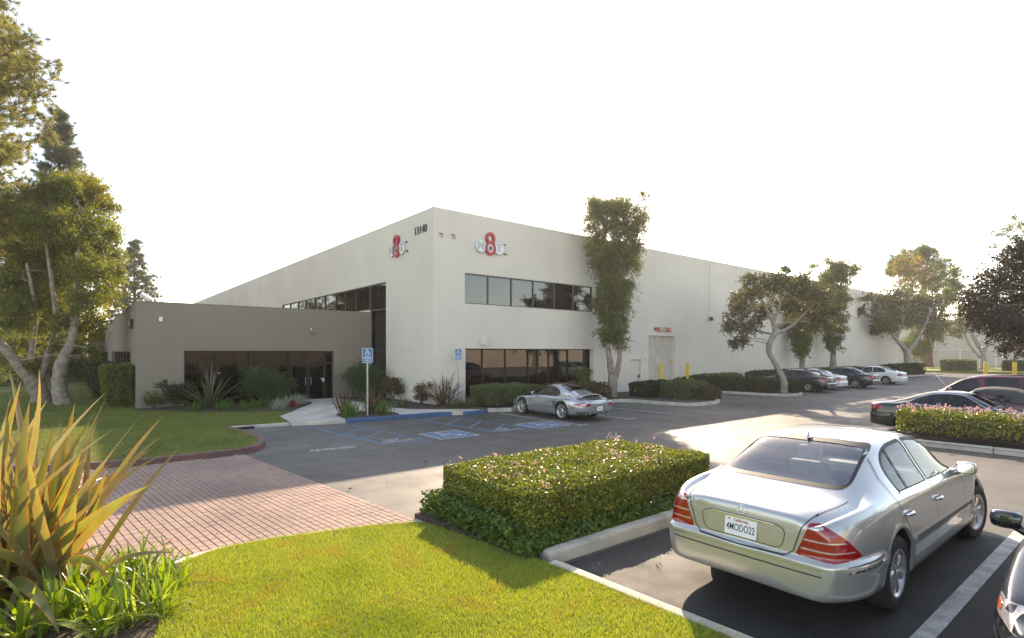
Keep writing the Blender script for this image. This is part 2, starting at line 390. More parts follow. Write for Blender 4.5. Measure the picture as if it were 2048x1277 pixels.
for k, (x, y) in enumerate(cand):
    if k < 300:
        o = bpy.data.objects.new('brick', bmesh_shared); COL.objects.link(o); o.parent = pav
        o.location = (x, y, random.uniform(-.0015, .0015)); o.rotation_euler = (random.gauss(0, .004), random.gauss(0, .006), random.gauss(0, .008))
    else:
        b = len(Vs); Vs += brick_v(x, y, th+random.gauss(0, .008), .013+random.uniform(-.002, .002), random.gauss(0, .006)); Fs += [tuple(q+b for q in f) for f in bf]
link('bricks', npmesh('bricks', Vs, Fs), 'brick', pav, 'stuff')
# --- entrance walk and planters
walk = [(5.9, 19.35), (6.4, 19.2), (7.5, 18.9), (7.75, 18.92), (10.2, 18.9), (11.6, 18.78), (12.0, 18.55), (12.75, 18.3), (13.4, 18.45), (13.6, 18.9), (13.2, 21.55), (12.85, 21.58), (12.85, 28.15), (8.6, 28.15), (9.0, 26.3), (8.1, 24.8), (6.9, 22.9), (6.2, 21.76)]
wk = sheet(walk, -.2, .11, 'entrance_walk', 'concrete')
jm = MB()
for a, b in (((6.2, 21.7), (9.6, 21.75)), ((7.2, 23.4), (10.9, 23.4)), ((8.2, 25), (11, 25.2)), ((9, 26.7), (11, 26.7)), ((10.4, 19.0), (10.6, 21.6))):
    d = Vector((b[0]-a[0], b[1]-a[1])).normalized(); w = .006
    jm.quad((a[0]-d.y*w, a[1]+d.x*w, .114), (a[0]+d.y*w, a[1]-d.x*w, .114), (b[0]+d.y*w, b[1]-d.x*w, .114), (b[0]-d.y*w, b[1]+d.x*w, .114))
jm.build('walk_joint', 'joint', wk)
kerb('blue_kerb', [(7.65, 18.86), (8.6, 18.83), (10.2, 18.82), (11.5, 18.7), (11.9, 18.5)], .17, .145, 'bluekerb', 2.2, .025)
kerb('blue_kerb', [(12.35, 18.28), (12.75, 18.18), (13.35, 18.3), (13.62, 18.45)], .16, .15, 'bluekerb', 2.2, .025)
kerb('blue_kerb', [(14.0, 18.47), (14.3, 18.36)], .16, .155, 'bluekerb', 2.2, .02)
def bed(name, poly, z=.15, mat='soil'): return sheet(poly, -.2, z, name, mat)
bed('planting_bed', rounded([(7.75, 19.12), (10.0, 19.12), (10.1, 20.4), (9.2, 21.3), (8.0, 20.9)], .35), .14)
bed('planting_bed', [(7.0, 22.95), (6.3, 23.3), (5.3, 24.0), (4.3, 24.7), (3.2, 26.2), (2.15, 27.3), (1.9, 28.15), (8.75, 28.15), (9.0, 26.4), (8.05, 24.85)], .15)
bed('planting_bed', [(10.95, 22.0), (11.3, 20.9), (12.4, 19.9), (13.4, 19.0), (13.7, 18.62), (13.85, 18.7), (14.0, 21.58), (12.87, 21.58), (12.87, 28.15), (11.0, 28.15)], .155)
# planter along the front wall and its finger island
isl = [(13.75, 18.55), (14.6, 18.2), (15.2, 18.08), (20.6, 18.05), (21.6, 18.1), (22.1, 17.6), (22.25, 16.2), (22.4, 15.1), (22.8, 14.55), (23.6, 14.3), (24.8, 14.4), (25.8, 14.9), (26.5, 15.8), (26.8, 16.9), (26.8, 21.55)]
isl_s = [(p.x, p.y) for p in smooth_path(isl, 3)]
kerb('island_kerb', isl_s, .16, .15, 'kerb', 3)
sheet(offset_path(isl_s, .15)+[(13.9, 21.55)], -.2, .12, 'planter_soil', 'soil')
isl2 = [(31.5, 21.55), (31.4, 17.5), (31.5, 15.2), (31.9, 14.4), (32.7, 14.05), (33.6, 14.1), (34.3, 14.6), (34.6, 15.6), (34.6, 19.2), (36, 19.4), (62, 19.4), (64, 18.4), (70, 17.5), (78, 17.2)]
isl2_s = [(p.x, p.y) for p in smooth_path(isl2, 3)]
kerb('island_kerb', isl2_s, .16, .15, 'kerb', 4)
sheet(offset_path(isl2_s, .15)+[(78, 21.55), (31.7, 21.55)], -.2, .12, 'planter_soil', 'soil')
# hedge island beside the silver sedan
isl3 = [(4.42, 4.72), (9.0, 4.66), (9.5, 4.85), (9.8, 5.4), (9.8, 6.8), (9.5, 7.3), (9.0, 7.45), (4.3, 7.45)]
isl3_s = rounded(isl3, [0, .3, .35, .3, .3, .35, .3, 0], 3)[3:-3]
kerb('hedge_island_kerb', isl3_s, .22, .17, 'kerb', 2.4, .035)
sheet(offset_path(isl3_s, .2)+[(4.0, 7.25), (4.2, 4.9)], -.2, .13, 'planter_soil', 'soil')
# hedge island across the aisle
isl4 = [(19.9, 5.2), (19.6, 5.5), (18.5, 5.5), (18.05, 5.1), (17.95, 4.4), (17.95, -16)]
isl4_s = [(p.x, p.y) for p in smooth_path(isl4, 3)]
kerb('hedge_island_kerb', isl4_s, .18, .16, 'kerb', 3, .03)
sheet(offset_path(isl4_s, .16)+[(20.0, -16)], -.2, .12, 'planter_soil', 'soil')
sheet(rounded([(34.4, .4), (38.2, .4), (38.2, 6.2), (34.4, 6.2)], .6), -.2, .12, 'planter_soil', 'soil')
# far lawn strip
sheet([(84, 22.5), (84, 12), (96, 6), (104, -20), (150, -20), (150, 40), (84, 40)], -.2, .25, 'far_lawn', pm('far grass', (.16, .20, .035), .9, ns=.5, na=.15, bump=.5, bs=6))
sheet([(4.40, -16), (9.75, -16), (9.9, -6), (9.8, 0), (9.92, 3), (9.85, 4.6), (4.40, 4.66)], -.3, .0035, 'sealed_stalls', 'sealcoat')
# --- painted markings (children of the lot)
def stripe(a, b, w, mat, z=.005, name='parking_line'):
    d = Vector((b[0]-a[0], b[1]-a[1])).normalized()*w/2
    m = MB().quad((a[0]-d.y, a[1]+d.x, z), (a[0]+d.y, a[1]-d.x, z), (b[0]+d.y, b[1]-d.x, z), (b[0]-d.y, b[1]+d.x, z))
    return m.build(name, mat, lot)
stripe((4.75, 1.45), (10.4, 1.42), .15, 'linew', .009); stripe((4.75, -1.55), (10.4, -1.55), .15, 'linew', .009)
for u, v0, v1 in ((13.85, 13.25, 17.9), (16.55, 13.25, 17.9), (19.3, 13.3, 17.9), (35.0, 13.2, 19), (38.1, 13.2, 19), (41.3, 13.2, 19), (44.7, 13.2, 19), (48.1, 13.2, 19), (51.6, 13.2, 19), (55, 13.2, 19), (22.7, 1, 6.4), (25.4, 1, 6.4)):
    stripe((u, v0), (u, v1), .1, 'linew')
stripe((16.4, 13.25), (16.95, 13.25), .1, 'linew'); stripe((13.7, 13.2), (14.25, 13.2), .1, 'linew', .006)
for l0, l1, r0, r1, z in ((6.25, 6.72, 7.62, 7.92, .005), (10.1, 10.45, 11.5, 11.93, .005)):
    v0, v1 = 18.75, 13.85
    stripe((l0, v0), (l1, v1), .11, 'lineb', z); stripe((r0, v0-.1), (r1, v1-.2), .09, 'lineb', z)
    for k in range(4):
        t = k/4+.12; va, vb = v0+(v1-v0)*(t+.12), v0+(v1-v0)*(t-.1); f, g = (v0-va)/(v0-v1), (v0-vb)/(v0-v1)
        stripe((l0+(l1-l0)*f+.06, va), (r0+(r1-r0)*g-.06, vb), .1, 'lineb', z+.001)
    stripe((l1, v1), (r1, v1-.2), .09, 'lineb', z+.001)
def ground_text(body, x, y, size, narrow, mat='linew', rz=0, z=.008):
    me = text_mesh(body, size, 0, narrow, bold=.006)
    me.transform(Matrix.Translation((x, y, z)) @ Matrix.Rotation(rz, 4, 'Z')); return link('painted_lettering', me, mat, lot)
ground_text('RESERVED', 5.34, 14.05, .42, .62, rz=R(-5)); ground_text('NO', 7.2, 14.42, .34, .8); ground_text('PARKING', 7.28, 14.1, .34, .68)
ground_text('NO', 11.1, 14.2, .34, .8); ground_text('PARKING', 11.2, 13.86, .34, .68)
def wheelchair(mb, s, cx, cy, z, T=lambda x, y, z: (x, y, z)):
    """access symbol: head, back, seat, leg and wheel drawn as flat strips"""
    cnt = [0]
    def strip(pts, w):
        for i in range(len(pts)-1):
            cnt[0] += 1; zz = z+cnt[0]*.0004
            a, b = Vector(pts[i]), Vector(pts[i+1]); d = (b-a).normalized()*w/2; e = (b-a).normalized()*w*.3
            a2, b2 = a-e, b+e
            mb.quad(*[T(cx+s*p[0], cy+s*p[1], zz) for p in ((a2.x-d.y, a2.y+d.x), (a2.x+d.y, a2.y-d.x), (b2.x+d.y, b2.y-d.x), (b2.x-d.y, b2.y+d.x))])
    strip([(.06*math.cos(t)-.1, .06*math.sin(t)+.4) for t in np.linspace(0, 6.3, 9)], .06)
    strip([(-.1, .3), (-.08, -.02), (.2, -.02), (.3, -.3), (.4, -.26)], .075)
    strip([(-.09, .14), (.14, .14)], .06)
    strip([(.24*math.cos(t)-.04, .24*math.sin(t)-.16) for t in np.linspace(R(110), R(345), 12)], .06)
for u0, u1, v0, v1 in ((8.38, 9.72, 13.56, 14.94), (12.1, 13.55, 13.45, 14.78)):
    MB().quad((u0, v0, .004), (u1, v0, .004), (u1, v1, .004), (u0, v1, .004)).build('access_symbol_square', 'lineb', lot)
    for a, b in (((u0, v0), (u1, v0)), ((u0, v1), (u1, v1)), ((u0, v0), (u0, v1)), ((u1, v0), (u1, v1))):
        stripe(a, b, .075, 'linew', .009 if a[0] == b[0] else .0105, 'symbol_border')
    mb = MB(); wheelchair(mb, 1.15, (u0+u1)/2, (v0+v1)/2, .008); me = mb.mesh()
    link('access_symbol', me, 'linew', lot)
# ------------------------------------------------------------------ buildings
def wall_cells(T, s0, s1, z0, z1, t0, t1, holes):
    """slab between s0..s1, z0..z1, depth t0..t1 with rectangular openings; T maps (s, t, z) to the world"""
    S = sorted({s0, s1, *[h[0] for h in holes], *[h[1] for h in holes]}); S = [s for s in S if s0 <= s <= s1]
    Z = sorted({z0, z1, *[h[2] for h in holes], *[h[3] for h in holes]}); Z = [z for z in Z if z0 <= z <= z1]
    def solid(i, j):
        if not (0 <= i < len(S)-1 and 0 <= j < len(Z)-1): return False
        a, b = (S[i]+S[i+1])/2, (Z[j]+Z[j+1])/2
        return not any(h[0] < a < h[1] and h[2] < b < h[3] for h in holes)
    m = MB(T)
    for i in range(len(S)-1):
        for j in range(len(Z)-1):
            if not solid(i, j): continue
            a, b, c, d = S[i], S[i+1], Z[j], Z[j+1]
            m.quad((a, t0, c), (b, t0, c), (b, t0, d), (a, t0, d)); m.quad((a, t1, c), (a, t1, d), (b, t1, d), (b, t1, c))
            if not solid(i-1, j): m.quad((a, t0, c), (a, t0, d), (a, t1, d), (a, t1, c))
            if not solid(i+1, j): m.quad((b, t0, c), (b, t1, c), (b, t1, d), (b, t0, d))
            if not solid(i, j-1): m.quad((a, t0, c), (a, t1, c), (b, t1, c), (b, t0, c))
            if not solid(i, j+1): m.quad((a, t0, d), (b, t0, d), (b, t1, d), (a, t1, d))
    return m
def glazing(parent, T, s0, s1, z0, z1, t, mulls, frame='bronze', glass='glass', blinds=None, fw=.055, rails=(), names='window', seed=0):
    """window frame in an opening; panes and blinds are its sub-parts"""
    f = MB(T); d = .06
    for a, b, c, e in ((s0+.003, s1-.003, z1-fw, z1-.003), (s0+.003, s1-.003, z0+.003, z0+fw)): f.box(a, b, t-d, t+d, c, e)
    cuts = [s0+fw/2]+list(mulls)+[s1-fw/2]
    for c in cuts:
        w = fw/2; f.box(c-w+(.003 if c == cuts[0] else 0), c+w-(.003 if c == cuts[-1] else 0), t-d-.002, t+d+.002, z0+.004, z1-.004)
    for zz in rails: f.box(s0+.004, s1-.004, t-d+.004, t+d-.004, zz-.025, zz+.025)
    fo = f.build(names, frame, parent)
    rr = random.Random(seed); zs = [z0]+list(rails)+[z1]
    for i in range(len(cuts)-1):
        for j in range(len(zs)-1):
            tl = rr.uniform(-.004, .004)
            MB(T).box(cuts[i]+.02, cuts[i+1]-.02, t-.006+tl, t+.006+tl, zs[j]+.02, zs[j+1]-.02).build('pane', glass, fo)
        if blinds is not None:
            op = blinds[i % len(blinds)]
            if op is None: continue
            b = MB(T); x = cuts[i]+.05; ang = R(op)
            while x < cuts[i+1]-.05:
                a = ang+rr.gauss(0, .05); hx, hy = .044*math.cos(a), .044*math.sin(a)
                b.add([(x-hx, t+.16-hy, z0+.06), (x+hx, t+.16+hy, z0+.06), (x+hx, t+.16+hy, z1-.06), (x-hx, t+.16-hy, z1-.06)], [(0, 1, 2, 3)]); x += .083
            b.build('vertical_blind', 'blind', fo)
    return fo
WV, WU, WH = 21.6, 12.9, 9.25
wh = thing('warehouse_building', 'tall light grey tilt-up concrete warehouse with ribbon windows and roll-up door', 'building', (WU, WV, 0))
TR = lambda s, t, z: (s, WV+t, z)          # front wall, facing the lot
TL = lambda s, t, z: (WU+t, s, z)          # left wall
holesR = [(14.63, 23.6, 4.89, 6.36), (14.66, 23.67, .06, 2.73), (28.87, 31.78, -.2, 3.63), (27.05, 28.09, -.2, 2.09)]
jo = [WU, 24.6, 35.6, 46.1, 56.4, 66.7, 78.0]
for i in range(len(jo)-1):
    a, b = jo[i]+(.011 if i else .0), jo[i+1]-(.011 if i < len(jo)-2 else 0)
    hs = [h for h in holesR if h[0] < b and h[1] > a]
    if i == 0: hs += [(13.16, 13.43, 7.85, 8.1), (13.82, 14.09, 7.87, 8.12)]
    wall_cells(TR, a, b, -.2, WH, 0, .30, hs).build('wall_panel', 'wall', wh)
for q in jo[1:-1]: MB().box(q-.05, q+.05, WV+.05, WV+.32, -.2, WH-.05).build('joint_sealant', 'kerb', wh)
jl = [WV+.302, 28.6, 39.2, 50, 61, 72, 83, 94]
for i in range(len(jl)-1):
    a, b = jl[i], jl[i+1]-.008
    hs = [h for h in [(26.46, 28.5, .12, 6.28), (28.4, 44.7, 4.9, 6.28)] if h[0] < b and h[1] > a]
    wall_cells(TL, a, b, -.2, WH-.002*(i % 2), .0, .30, hs).build('wall_panel', 'wall', wh)
MB().box(WU+.31, 77.9, 93.7, 94, -.2, WH).box(77.7, 78, WV+.31, 93.69, -.2, WH-.003).build('rear_walls', 'wall', wh)
MB().box(WU+.305, 77.69, WV+.305, 93.69, WH-.7, WH-.4).build('roof', 'kerb', wh)
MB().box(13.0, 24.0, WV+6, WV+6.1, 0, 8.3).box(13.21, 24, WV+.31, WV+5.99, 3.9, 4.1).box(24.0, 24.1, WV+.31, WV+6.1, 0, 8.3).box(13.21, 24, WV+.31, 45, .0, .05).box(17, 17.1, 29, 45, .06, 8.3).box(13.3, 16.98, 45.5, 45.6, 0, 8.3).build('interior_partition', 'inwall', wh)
glazing(wh, TR, 14.63, 23.6, 4.89, 6.36, .12, (16.07, 17.57, 19.05, 20.57, 22.06), 'greyframe', 'glassb', seed=1)
glazing(wh, TR, 14.66, 23.67, .06, 2.73, .45, (15.95, 17.42, 18.97, 20.48, 21.95, ), 'bronze', 'glass', blinds=(20, 15, 35, 55, 8, 10), seed=2)
glazing(wh, TL, 26.46, 28.5, .12, 6.28, .10, (), 'bronze', 'glass', blinds=(20,), rails=(2.6, 4.86), seed=3)
glazing(wh, TL, 28.52, 44.7, 4.9, 6.28, .10, (30.42, 32.0, 33.6, 35.5, 37.4, 39.3, 40.95, 42.8), 'bronze', 'glass', seed=4)
# square recessed lights high on the wall
for a, b, c, d in ((13.16, 13.43, 7.85, 8.1), (13.82, 14.09, 7.87, 8.12)):
    MB(TR).box(a-.02, b+.02, .16, .2, c-.02, d+.02).build('recess_liner', 'recess', wh)
    MB(TR).box(a+.004, a+.02, .01, .158, c+.004, d-.004).build('recess_liner', 'white', wh)
# roll-up door: curved slats
rd = MB(TR).box(28.87, 28.93, .2, .26, 0, 3.6).box(31.72, 31.78, .2, .26, 0, 3.6).box(28.931, 31.719, .2, .3, 3.48, 3.62).build('roll_up_door', 'rollup', wh)
sl = MB(TR)
pf = [(.285, 0), (.245, .012), (.235, .038), (.245, .064), (.285, .076)]
vs = [(s, t, z) for t, z in pf for s in (28.935, 31.715)]
sl.add(vs, [(2*i, 2*i+1, 2*i+3, 2*i+2) for i in range(4)])
slm = sl.mesh('slat', smooth=True); slm.transform(Matrix.Translation(-wloc(wh))); slm.materials.append(M['rollup'])
for k in range(45):
    o = bpy.data.objects.new('slat', slm); COL.objects.link(o); o.parent = rd; o.location = (0, 0, .02+k*.077)
# man door with kick plates and notices
md = MB(TR).box(27.055, 28.085, .10, .16, 0, 2.085).build('service_door', 'wall', wh)
MB(TR).box(27.03, 28.11, -.05, .02, 2.092, 2.13).build('drip_cap', 'rollup', md)
MB(TR).box(27.93, 28.02, .06, .099, .92, 1.14).box(27.85, 27.99, .04, .075, 1.0, 1.04).build('lever_handle', 'black', md)
for k, (zz, w) in enumerate(((1.25, .22), (1.05, .22))): MB(TR).box(27.45, 27.45+w, .092, .0985, zz-.06, zz+.08).box(27.5, 27.64, .088, .0915, zz, zz+.04).build('notice', 'offwhite', md)
nb = MB(TR).box(28.38, 28.62, -.012, -.001, 1.75, 2.45).build('notice_board', 'white', wh)
MB(TR).box(28.47, 28.53, -.02, -.0125, 2.2, 2.28).build('notice_mark', 'signblue', nb)
for k in range(3): MB(TR).box(28.42, 28.58, -.016, -.0125, 1.85+.11*k, 1.88+.11*k).build('notice_line', 'greyframe', nb)
MB(TR).box(28.4, 28.46, -.03, -.001, 1.15, 1.3).build('door_bell', 'steel', wh)
# ------------------------------------------------------------------ low office annex in darker taupe
AV, AU, AH = 28.2, 2.18, 4.73
an = thing('office_annex', 'low dark taupe office wing with recessed dark glazed entrance', 'building', (AU, AV, 0))
TA = lambda s, t, z: (s, AV+t, z)
TS_ = lambda s, t, z: (AU+t, s, z)
wall_cells(TA, AU, WU-.012, -.2, AH, 0, .3, [(3.92, 10.77, .02, 2.62)]).build('wall_panel', 'annex', an)
side_op = [(31.6, 47.0), (52.5, 70), (76, 92), (98, 112)]
wall_cells(TS_, AV+.302, 118, -.2, AH-.002, 0, .3, [(a, b, .55, 2.6) for a, b in side_op]).build('wall_panel', 'annex', an)
MB().box(AU+2.4, AU+2.7, 34.3, 118, -.2, AH-.3).box(AU+2.71, WU-.02, 34.0, 34.3, -.2, AH-.3).build('courtyard_wall', 'annex', an)
MB().box(AU+.31, WU-.012, AV+.31, 33.99, 4.1, 4.25).box(AU+.31, AU+2.39, 34.0, 118, 4.1, 4.25).build('roof', 'kerb', an)
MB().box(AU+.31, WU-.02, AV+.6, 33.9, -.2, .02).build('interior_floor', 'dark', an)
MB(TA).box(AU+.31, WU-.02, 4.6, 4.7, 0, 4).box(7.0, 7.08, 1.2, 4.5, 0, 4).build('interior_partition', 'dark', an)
glazing(an, TA, 3.92, 8.54, .02, 2.6, .24, (6.72, 8.0), 'bronze', 'glassd', blinds=(72, 68, 75), seed=5)
glazing(an, TA, 8.58, 10.76, 1.98, 2.6, .24, (10.38,), 'bronze', 'glassd', blinds=(8, 60), seed=6)
glazing(an, TA, 10.36, 10.76, .02, 1.96, .24, (), 'bronze', 'glassd', blinds=(60,), seed=7)
for a, b in ((8.6, 9.46), (9.48, 10.34)):
    dr = glazing(an, TA, a, b, .03, 1.955, .24, (), 'bronze', 'glassd', fw=.08, names='entrance_door')
    hx = b-.13 if a < 9 else a+.13
    MB().tube([(hx, AV+.165, .85), (hx, AV+.12, .9), (hx, AV+.12, 1.2), (hx, AV+.165, 1.25)], .014, 8).build('pull_handle', 'steel', dr)
MB(TA).box(10.22, 10.30, .155, .172, 1.0, 1.2).build('door_sticker', 'white', an)
MB(TA).box(10.14, 10.2, .155, .172, 1.12, 1.2).build('door_sticker', 'white', an)
MB(TA).box(3.92, 10.78, .02, .5, -.1, .118).build('door_sill', 'concrete', an)
for a, b in side_op:
    n = 6; glazing(an, TS_, a, b, .55, 2.6, .26, tuple(a+(b-a)*k/n for k in range(1, n)), 'bronze', 'glassd', blinds=(40,), seed=int(a))
MB(TA).box(AU-.02, WU-.013, -.012, .32, AH+.001, AH+.035).build('parapet_cap', 'annex', an)
MB().box(AU-.012, AU+.32, AV+.322, 118, AH+.001, AH+.033).build('parapet_cap', 'annex', an)
# ------------------------------------------------------------------ things on the walls
def wall_logo(name, label, T, sc, zc, mir):
    """three discs round a red figure 8 with small lettering; s runs along the wall"""
    p0 = T(sc, 0, zc); o = thing(name, label, 'sign', p0, 'company logos on the warehouse')
    g = -1 if mir else 1     # on the left wall s grows to the left in the picture
    def disc(s, z, r, t0, t1, nm, mat, inner=0, sz=1.0):
        m = MB(T); n = 40
        ring = lambda rr, t: [(sc+g*s+rr*math.cos(2*math.pi*k/n), t, zc+z+sz*rr*math.sin(2*math.pi*k/n)) for k in range(n)]
        if inner:
            m.add(ring(r, t0)+ring(inner, t0)+ring(r, t1)+ring(inner, t1),
                  [q for k in range(n) for q in ((k, (k+1) % n, n+(k+1) % n, n+k), (k, 2*n+k, 2*n+(k+1) % n, (k+1) % n), (n+k, n+(k+1) % n, 3*n+(k+1) % n, 3*n+k))])
        else:
            m.add(ring(r, t0)+ring(r, t1), [tuple(range(n))]+[(k, (k+1) % n, n+(k+1) % n, n+k) for k in range(n)])
        return m.build(nm, mat, o)
    def letter(ch, s, z, size, t, mat, nm='letter', narrow=1.0, bold=0., ex=.012):
        me = text_mesh(ch, size, ex, narrow, bold=bold)
        me.transform(Matrix.Rotation(R(90), 4, 'X'))
        if mir: me.transform(Matrix.Rotation(R(-90), 4, 'Z'))
        q = T(sc+g*s, t, zc+z); me.transform(Matrix.Translation(q)); return link(nm, me, mat, o)
    for s, ch in ((-.56, 'N'), (.56, 'T')):
        disc(s, -.06, .33, -.10, -.0, 'disc', 'disc'); disc(s, -.06, .335, -.104, -.075, 'disc_rim', 'steel', .30)
        letter(ch, s, -.06, .50, -.115, 'steel', bold=.02)
    disc(0, -.13, .31, -.16, -.02, 'figure_eight_loop', 'red', .205, 1.08)
    disc(0, .36, .265, -.162, -.02, 'figure_eight_loop', 'red', .145, 1.12)
    disc(0, -.13, .20, -.11, -.01, 'disc', 'disc'); disc(0, .36, .13, -.06, -.01, 'disc', 'disc')
    letter('e', 0, -.10, .42, -.125, pm('letter blue', (.05, .06, .12), .4, na=0), bold=.012)
    letter('TM', .93, .16, .13, -.02, 'letter'); letter('INC.', 1.02, -.30, .13, -.02, 'letter')
    return o
wall_logo('logo_sign', 'red figure eight logo sign with pale discs above the front ribbon window', TR, 16.08, 7.82, False)
wall_logo('logo_sign', 'red figure eight logo sign with pale discs on the left wall, below the street number', TL, 25.1, 7.85, True)
def wall_text(name, label, body, T, s, z, size, mat, mir, narrow=1., ex=.03, bold=.012, off=-.032):
    me = text_mesh(body, size, ex, narrow, bold=bold); me.transform(Matrix.Rotation(R(90), 4, 'X'))
    if mir: me.transform(Matrix.Rotation(R(-90), 4, 'Z'))
    o = link(name, me, mat); o.location = T(s, off, z); return tag(o, label, 'sign')
wall_text('street_number', 'dark raised street number 13140 near the top corner of the warehouse', '13140', TL, 22.78, 8.36, .52, 'letter', True, .95, .02, .004, -.022)
wall_text('door_sign', 'red raised lettering reading WILL CALL above the roll-up door', 'WILL CALL', TR, 30.38, 4.03, .42, 'red', False, .94, .015, .006, -.017)
def wall_box(name, label, cat, T, s, z, w, h, d, mat):
    m = MB(T).box(s-w/2, s+w/2, -d, -.001, z-h/2, z+h/2); o = link(name, m.mesh(bevel=.015, seg=2), mat)
    return tag(o, label, cat)
vb = wall_box('wall_vent', 'small pale vent box above the lower front window', 'vent', TR, 15.67, 3.08, .36, .36, .14, 'offwhite')
for k in range(4): MB(TR).box(15.53, 15.81, -.152, -.141, 2.96+.07*k, 2.985+.07*k).build('louvre', 'white', vb)
wall_box('alarm_box', 'small white alarm box high on the taupe annex wall', 'alarm', TA, 3.03, 4.0, .13, .2, .1, 'white')
# address plate on the annex side
ap = wall_box('wall_lamp', 'dark square wall lamp on the annex side wall near its corner', 'lamp', TS_, 30.3, 3.85, .75, .42, .14, 'bronze')
MB(TS_).box(30.05, 30.5, -.15, -.141, 3.72, 3.98).build('lens', 'steel', ap)
# dome lamp over the entrance
dl = thing('entrance_lamp', 'small taupe shielded lamp with photocell above the annex entrance', 'lamp', TA(9.64, 0, 3.6))
MB(TA).box(9.46, 9.82, -.16, -.001, 3.56, 3.68).build('housing', 'annex', dl, bevel=.04, seg=3); MB(TA).box(9.5, 9.78, -.13, -.02, 3.545, 3.559).build('lens', 'steel', dl)
MB().lathe([(.001, .0), (.035, 0), (.035, .07), (.02, .1), (.001, .105)], 10, c=(9.56, AV-.05, 3.682)).build('photocell', 'white', dl, smooth=True)
# floodlight on the annex parapet
fl = thing('floodlight', 'white tilted floodlight on the annex roof corner', 'lamp', (2.5, AV+.05, AH+.035))
MB().tube([(2.5, AV+.1, AH+.03), (2.5, AV+.1, AH+.16)], .03).build('bracket', 'steel', fl)
hd = MB().box(-.22, .22, -.16, .16, -.07, .07).mesh(bevel=.02); hd.transform(Matrix.Translation((2.5, AV+.02, AH+.22)) @ Matrix.Rotation(R(32), 4, 'Y') @ Matrix.Rotation(R(20), 4, 'X')); link('lamp_head', hd, 'white', fl)
fl2 = thing('floodlight', 'dark floodlight standing up on the warehouse roof edge', 'lamp', (48.4, WV+.15, WH))
MB().tube([(48.4, WV+.15, WH-.01), (48.4, WV+.15, WH+.4)], .04).build('bracket', 'black', fl2)
hd = MB().box(-.4, .4, -.22, .22, -.22, .22).mesh(bevel=.03); hd.transform(Matrix.Translation((48.4, WV+.05, WH+.5)) @ Matrix.Rotation(R(-25), 4, 'X') @ Matrix.Rotation(R(15), 4, 'Y')); link('lamp_head', hd, 'bronze', fl2)
sc_ = thing('security_camera', 'small white dome camera on the warehouse wall beside a panel joint', 'camera', (36.0, WV, 5.0))
MB(TR).box(35.86, 36.14, -.05, -.001, 4.95, 5.25).build('mount', 'offwhite', sc_); MB().lathe([(.001, -.28), (.1, -.24), (.13, -.12), (.13, 0), (.001, .02)], 16, c=(36, WV-.2, 5.1)).build('dome', 'greyframe', sc_, smooth=True)
MB().tube([(36, WV-.04, 5.16), (36, WV-.2, 5.15)], .03).build('arm', 'offwhite', sc_)
cd_ = tag(MB().tube([(36, WV-.03, 5.26), (36, WV-.03, 9.2)], .018, 6).build('conduit', 'wall'), 'thin painted conduit running up the warehouse wall from the dome camera', 'pipe')
tag(link('red_wall_horn', MB(TR).box(44.6, 44.95, -.18, -.001, 3.1, 3.4).mesh(bevel=.06, seg=2), 'red'), 'small red alarm bell on the warehouse wall behind the crooked tree', 'alarm')
# ------------------------------------------------------------------ neighbours: far building, fence, and the one across the lot that the windows mirror
fb = thing('far_building', 'pale beige building beyond the chain-link fence', 'building', (118, 20, 0))
wall_cells(lambda s, t, z: (118+t, s, z), -45, 60, -.2, 8.2, 0, .4, [(27.5, 30.5, 0, 3.6)]).build('wall', 'farwall', fb)
MB().box(118.41, 150, -45, 60, -.2, 8).build('building_body', 'farwall', fb)
MB().box(118.1, 118.3, 27.5, 30.5, 0, 3.6).build('gate_door', pm('far door', (.24, .22, .2), .7), fb)
nbd = thing('neighbour_building', 'beige building across the lot mirrored in the lower windows', 'building', (50, -29, 0))
wall_cells(lambda s, t, z: (s, -29-t, z), -10, 130, -.2, 6.5, 0, .4, [(20+18*k, 29+18*k, 3.6, 5) for k in range(6)]).build('wall', 'neigh', nbd)
MB().box(-10, 130, -45, -29.45, -.2, 6.4).build('building_body', 'neigh', nbd)
fence = thing('chain_link_fence', 'chain-link fence with white posts and rail before the far building', 'fence', (106, 18, .25))
fv = list(np.arange(-8, 30, 4.2))
for v in fv: MB().tube([(106+.02*v, v, .2), (106+.02*v, v, 3.0)], .06, 8).build('post', 'white', fence)
MB().tube([(106+.02*fv[0], fv[0], 2.95), (106+.02*fv[-1], fv[-1], 2.95)], .04, 6).build('top_rail', 'white', fence)
wv = MB()
for k in range(0, 190):
    v = -8+k*.2
    if v > 28: break
    for dv in (2.7, -2.7):
        a, b = v, v+dv
        if not (-8 <= b <= 28.9): continue
        wv.tube([(106+.02*a, a, .27), (106+.02*b, b, 2.93)], .008, 3, False)
wv.build('wire_mesh', 'steel', fence)
# bollards by the roll-up door and the far drive
def bollard(x, y, h, r, label, z=0):
    o = MB().lathe([(r, -.05), (r, h-.07), (r*.92, h-.03), (r*.6, h), (.001, h+.01)], 16).build('bollard', 'yellow', smooth='auto'); o.location = (x, y, z); return tag(o, label, 'bollard', 'yellow bollards')
bollard(29.0, 20.75, 1.85, .105, 'yellow bollard in front of the roll-up door, on its left')
bollard(31.95, 20.75, 1.85, .105, 'yellow bollard right of the roll-up door, beside the dark hedge')
bollard(80.5, 13.9, 1.45, .2, 'left of the two short yellow bollards beyond the red minivan')
bollard(83.5, 11.9, 1.45, .2, 'right of the two short yellow bollards beyond the red minivan')
